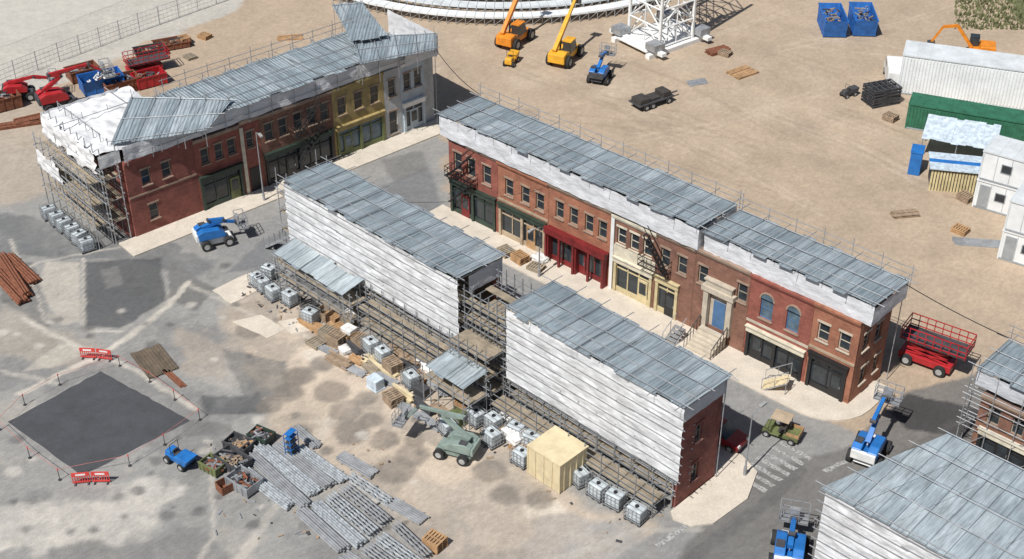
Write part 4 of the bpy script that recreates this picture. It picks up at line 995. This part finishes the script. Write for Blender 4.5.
def barrier(p,rz):
    r=thing('safety_barrier','red plastic safety barrier by asphalt square','barrier',p,rz,'red safety barriers')
    m=M()
    for z,t_ in ((.1,.1),(.6,.3)): m.box(-.55,-.03,z,.55,.03,z+t_)
    for i in range(8): x=-.55+i*1.05/7; m.box(x,-.022,.2,x+.05,.022,.6)
    m.obj('panel',r,SIGN)
    for x in (-.4,.4): m=M(); m.box(x-.05,-.22,0,x+.05,.22,.08); m.obj('foot',r,DARK)
    m=M(); m.box(-.3,-.034,.68,.3,-.031,.82); m.obj('reflective_strip',r,WHITEP)
for c_,an in ((G(97,359),R(-8)),(G(92,483),R(4))):
    f_=Frame(tuple(c_[:2]),an)
    barrier(f_.p(-.6,0),an+R(4)); barrier(f_.p(.6,0),an-R(3))
post=[(0,430),(25,405),(60,385),(120,366),(150,382),(175,400),(200,420),(165,445),(130,466),(60,480),(30,458)]
for p in post:
    r=thing('tape_post','thin post with red top around asphalt','post',G(*p),0,'posts around the asphalt pad'); m=M(); m.cyl((0,0,.05),(0,0,.95),.025,6); m.obj('pole',r,DARK); m=M(); m.cyl((0,0,0),(0,0,.05),.12,10); m.obj('foot',r,DARK); m=M(); m.cyl((0,0,.78),(0,0,.97),.035,6); m.obj('cap',r,SIGN)
m=M()
for a,b in zip(post,post[1:]+post[:1]): m.cyl(G(*a)+Vector((0,0,.9)),G(*b)+Vector((0,0,.9)),.014,4)
solo(m,'barrier_tape','thin pinkish tape strung between posts','tape',mat('faded tape',(.55,.2,.17),.6))
def lamp(p,hh,rz,label='tall pale street lamp on the pavement'):
    r=thing('street_lamp',label,'street lamp',p,rz); m=M(); m.cyl((0,0,0),(0,0,hh),.07,8,0,.04); m.cyl((0,0,hh),(.9,0,hh+.25),.035,6); m.cyl((0,0,0),(0,0,.8),.11,8); m.obj('pole',r,STEEL)
    m=M(); m.box(.75,-.12,hh+.16,1.35,.12,hh+.32); m.obj('lamp_head',r,HUB,bevel=.03)
lamp(F1.p(10.8,-1.9),6.5,R(-60)); lamp(F2.p(12,-2.5),4.5,R(-130),'slim street lamp before red shopfront'); lamp(F3.p(38.2,5.6),5,R(45),'slim street lamp at pavement corner')
def cabin(p,rz,L,Wd,Hh,mt,rm,label,name='site_cabin',ribs=False,door=True):
    r=thing(name,label,'container' if ribs else 'cabin',p,rz)
    m=M(); m.box(0,0,.1,L,Wd,Hh)
    if ribs:
        for i in range(int(L/.3)): m.box(i*.3+.05,-.06,.3,i*.3+.17,-.0,Hh-.15)
        for i in range(int(Wd/.3)): m.box(-.06,i*.3+.05,.3,0,i*.3+.17,Hh-.15)
    m.obj('body',r,mt)
    m=M(); m.box(-.08,-.08,Hh,L+.08,Wd+.08,Hh+.12)
    for i in range(int(L/1.2)+1): m.box(i*1.2-.03,-.08,Hh+.122,i*1.2+.03,Wd+.08,Hh+.15)
    m.obj('roof',r,rm)
    for x in (-.03,L-.1): 
        for y in (-.05,Wd-.08): m=M(); m.box(x,y,0,x+.13,y+.13,Hh-.01); m.obj('corner_post',r,rm)
    m=M(); m.box(.1,-.06,.02,L-.1,-.003,.16); m.box(-.06,.1,.02,-.003,Wd-.1,.16)
    if not ribs:
        for i in range(1,int(L/1.2)): m.box(i*1.2-.02,-.015,.16,i*1.2+.02,-.002,Hh-.14)
    m.obj('trim_rails',r,SEAM)
    if not ribs:
        if door: m=M(); m.box(.3,-.05,.2,1.15,-.018,2.2); m.obj('door',r,SEAM)
        for x in (1.6,3.9,6.2):
            m=M(); m.box(x,-.05,1.05,x+.9,-.018,1.85); o=m.obj('window',r,SEAM); m=M(); m.box(x+.07,-.06,1.12,x+.83,-.052,1.78); m.obj('glass',o,GLASS)
    return r
p=G(897,93); q=G(1030,112); an=math.atan2(q.y-p.y,q.x-p.x); cabin(p,an,14,3.4,3.9,CWHITE,CGREY,'long white ribbed container with pale roof on dirt',ribs=True)
p=G(905,128); q=G(1030,150); an=math.atan2(q.y-p.y,q.x-p.x); cabin(p,an,15,2.4,2.4,CGREEN,CGREEN,'dark green ribbed shipping container','shipping_container',True)
for (px,py,l2) in ((972,206,'white site cabin with grey roof at ground level'),(997,258,'white site cabin beside another near yard edge')):
    p=G(px,py)
    cabin(p,R(-34),9,3.2,2.5,CWHITE,CWHITE,l2)
    cabin(p+Vector((0,0,2.65)),R(-34),9,3.2,2.5,CWHITE,CGREY,'upper white site cabin stacked on another cabin',door=False)
r=thing('ribbed_shelter','pale blue ribbed tarpaulin lean to shelter','shelter',G(918,158),an)
m=M(); sheets(m,6.2,3.4,1.9,2.7,.6,seed=81,jit=.1); m.obj('roof_sheeting',r,TARPB); posts(r,[(x,y,0,2.0 if y<1 else 2.6) for x in (.1,3,6.1) for y in (.1,3.3)],.05,TUBE)
m=M(); m.cb(0,0,0,1.0,1.6,2.1); m.cb(0,0,2.12,1.1,1.7,.08); solo(m,'portable_toilet','blue portable toilet beside shelter','portable toilet',MBLUE,G(914,171),R(-20),bevel=.04)
r=thing('storage_shelter','low shelter with blue roof and slatted yellow front','shed',G(928,190),R(-12))
m=M(); [m.box(i*.25,0,0,i*.25+.17,.05,1.9) for i in range(22)]; m.obj('slats',r,YELP)
m=M(); m.box(-.2,-.2,2.1,5.9,2.8,2.2,0); m.box(-.2,1.0,2.202,5.9,1.5,2.25,1); m.obj('roof',r,[TARPB,MBLUE]); m=M(); m.box(.1,.1,0,5.6,2.6,2.08); m.obj('inner_wall',r,DARK)
pallet_stack(880,102,R(20),12,'dark stack of steel frames on dirt',DARK,3.0,2.0)
r=thing('excavator','orange excavator with bent arm behind cabin','excavator',G(978,58),R(165)); r.scale=(.85,.85,.85)
for y in (-1.2,.7): m=M(); m.xz([(-1.5,.1),(-1.7,.4),(-1.4,.75),(1.4,.75),(1.7,.4),(1.5,.1)],y,y+.5); m.obj('track',r,RUB)
m=M(); m.xz([(-1.7,.9),(-1.7,1.9),(0,1.9),(.2,1.4),(1.3,1.3),(1.3,.9)],-1.1,1.1); m.obj('body',r,MORG,bevel=.08); m=M(); m.box(.2,-1.05,1.4,1.3,-.1,2.6); m.obj('cab',r,GLASS,bevel=.05)
m=M(); m.cyl((1,.3,1.4),(3,.3,3.9),.25,4); m.cyl((3,.3,3.9),(4.6,.3,3.6),.22,4); m.cyl((4.6,.3,3.6),(5.6,.3,1.6),.17,4); m.obj('arm',r,MORG); m=M(); m.xz([(5.3,1.7),(5.0,.9),(5.7,.7),(6.1,1.5)],-.2,.8); m.obj('bucket',r,DARK)
tw=thing('lattice_tower','white steel lattice tower on square base frame','tower',G(660,40),R(38))
hw=2.3
posts(tw,[(x,y,.4,17) for x in (-hw,hw) for y in (-hw,hw)],.19,WHITEP,'leg')
m=M()
for k in range(8):
    z0=.6+k*2.0; z1=z0+2.0
    for a,b in (((-hw,-hw),(hw,-hw)),((hw,-hw),(hw,hw)),((hw,hw),(-hw,hw)),((-hw,hw),(-hw,-hw))):
        c_=((a[0]+b[0])/2,(a[1]+b[1])/2)
        m.cyl((*a,z0),(*b,z0),.1,5); m.cyl((*a,z0),(*c_,z1),.08,5); m.cyl((*b,z0),(*c_,z1),.08,5); m.cyl((*c_,z0),(*c_,z1),.06,5)
    m.cyl((-hw,-hw,z0),(hw,hw,z0),.06,5)
m.obj('lattice',tw,WHITEP)
m=M(); 
for s in (-1,1): m.box(-4.2,s*2.6-.3,.0,4.2,s*2.6+.3,.45); m.box(s*3.2-.3,-4.0,.452,s*3.2+.3,4.0,.8)
m.box(-4.0,-2.2,.453,4.0,2.2,.6); m.obj('base_frame',tw,WHITEP)
for x in (-3.2,3.2):
    for y in (-2.6,2.6): m=M(); m.cb(x,y,.8,1.4,1.4,.7); m.obj('ballast_block',tw,STEEL)
cx,cy=G(505,-70)[:2]; Rr=(G(505,26)-G(505,-70)).length
r=thing('curved_staging','curved white scaffold staging with stepped decks','staging',(cx,cy,0),0)
for k in range(9):
    m=M(); mm=M(); n=40
    for i in range(n):
        a0=R(-132+80*i/n); a1=R(-132+80*(i+.95)/n); r0=Rr-1.5*k; r1=r0-1.35; z=1.0+.5*k+random.uniform(0,.02)
        if r1<1: continue
        m.add([(r0*math.cos(a0),r0*math.sin(a0),z),(r0*math.cos(a1),r0*math.sin(a1),z),(r1*math.cos(a1),r1*math.sin(a1),z),(r1*math.cos(a0),r1*math.sin(a0),z),
               (r0*math.cos(a0),r0*math.sin(a0),z-.2),(r0*math.cos(a1),r0*math.sin(a1),z-.2),(r1*math.cos(a1),r1*math.sin(a1),z-.2),(r1*math.cos(a0),r1*math.sin(a0),z-.2)],
              [(0,1,2,3),(7,6,5,4),(0,4,5,1),(1,5,6,2),(2,6,7,3),(3,7,4,0)])
        if k in (0,1,2,3):
            a2=R(-132+80*(i+1)/n)
            mm.cyl((r0*math.cos(a0),r0*math.sin(a0),0),(r0*math.cos(a0),r0*math.sin(a0),z-.12),.05,4)
            mm.cyl((r0*math.cos(a0),r0*math.sin(a0),.1),(r0*math.cos(a2),r0*math.sin(a2),z-.15),.03,4)
    m.obj('deck',r,CWHITE if k%2==0 else CGREY); 
    if mm.v: mm.obj('support_frame',r,TUBE)
fp=[G(-30,98),G(60,62),G(140,32),G(235,-2),G(262,-12)]
r=thing('boundary_fence','long grey mesh fence with steel posts','fence',(0,0,0)); pm=M(); pm.cyl((0,0,0),(0,0,2.1),.045,5); pm=pm.mesh('post',STEEL)
rm=M()
for a,b in zip(fp[:-1],fp[1:]):
    n=max(1,int((b-a).length/2.4))
    for i in range(n): place(pm,'post',r,a.lerp(b,i/n))
    for z in (.15,.6,1.05,1.5,2.0): rm.cyl(a+Vector((0,0,z)),b+Vector((0,0,z)),.016,4)
    k=int((b-a).length/.5)
    for i in range(k): p=a.lerp(b,i/k); rm.cyl(p,p+Vector((0,0,2)),.009,3,caps=False)
rm.obj('mesh_panel',r,STEEL)
sheet_poly('road',gp([(-200,82),(0,48),(120,2),(180,-40),(-200,-60)]),0,.02,groundmat('pale road concrete',lin(182,178,168),.12),'pale concrete road behind the fence')
def cable(p,q,sag,label,r=.03):
    m=M(); n=14; pts=[p.lerp(q,i/n)-Vector((0,0,sag*4*(i/n)*(1-i/n))) for i in range(n+1)]
    for a,b in zip(pts[:-1],pts[1:]): m.cyl(a,b,r,4,caps=False)
    solo(m,'overhead_cable',label,'cable',BLACK)
cable(F1.p(31,2,8.6),F2.p(-.7,4.4,8.8),.8,'black cable slung between the temporary roofs')
cable(F2.p(38,4,8.2),F2.p(52,6,6.5),.6,'black cable running from temporary roof')
cable(F2.p(10,0,6),F3.p(8,4.4,8),.4,'thin cable across the street',.015)
m=M(); rs=random.Random(3)
for i in range(2600):
    p=G(rs.uniform(955,1090),rs.uniform(-25,30)); 
    h_=rs.uniform(.2,.6); a=rs.uniform(0,6.28); w=.14
    m.add([(p.x-w*math.cos(a),p.y-w*math.sin(a),0),(p.x+w*math.cos(a),p.y+w*math.sin(a),0),(p.x+rs.uniform(-.2,.2),p.y+rs.uniform(-.2,.2),h_)],[(0,1,2)])
o=m.obj('grass',None,mat('dry grass',(.13,.14,.06),.9,.4,.6)); o['kind']='stuff'; o['label']='rough dry grass on the bank'
m=M(); rs=random.Random(9)
for i in range(320):
    if i%4: p=F3.p(rs.uniform(-2,24 if i%2 else 37),rs.uniform(-4.5,-.6))
    else: p=G(rs.uniform(210,400),rs.uniform(440,540))
    m.T=Matrix.Translation(p)@Matrix.Rotation(rs.uniform(0,6.3),4,'Z'); l=rs.uniform(.04,.26); w=rs.uniform(.03,.08)
    m.box(-l,-w,0.005,l,w,rs.uniform(.03,.1),rs.randint(0,2))
o=m.obj('yard_debris',None,[PALLET,TUBE,DARK]); o['kind']='stuff'; o['label']='scattered offcuts and litter on the yard'
# ---------------------------------------------------------------- camera & light
cam=bpy.data.cameras.new('camera'); co=bpy.data.objects.new('camera',cam); COL.objects.link(co)
co.location=(0,0,H); co.rotation_euler=(R(90)-PIT,0,0); cam.sensor_width=36; cam.lens=36*F/1024; cam.clip_end=9000; sc.camera=co
EL=54; d=Vector((.62*math.cos(R(EL)),.785*math.cos(R(EL)),-math.sin(R(EL))))
sun=bpy.data.lights.new('sun','SUN'); sun.energy=5.0; sun.angle=R(.53); sun.color=(1,.975,.94)
so=bpy.data.objects.new('sun',sun); COL.objects.link(so); so.rotation_euler=d.to_track_quat('-Z','Y').to_euler(); so.location=(-30,20,90)
w=bpy.data.worlds.new('World'); sc.world=w; w.use_nodes=True; t=w.node_tree; bg=t.nodes['Background']
sk=t.nodes.new('ShaderNodeTexSky'); sk.sky_type='NISHITA'; sk.sun_disc=False; sk.sun_elevation=R(EL); sk.sun_rotation=R(218)
t.links.new(sk.outputs[0],bg.inputs[0]); bg.inputs[1].default_value=.06
sc.view_settings.view_transform='Standard'; sc.view_settings.look='None'; sc.view_settings.exposure=0
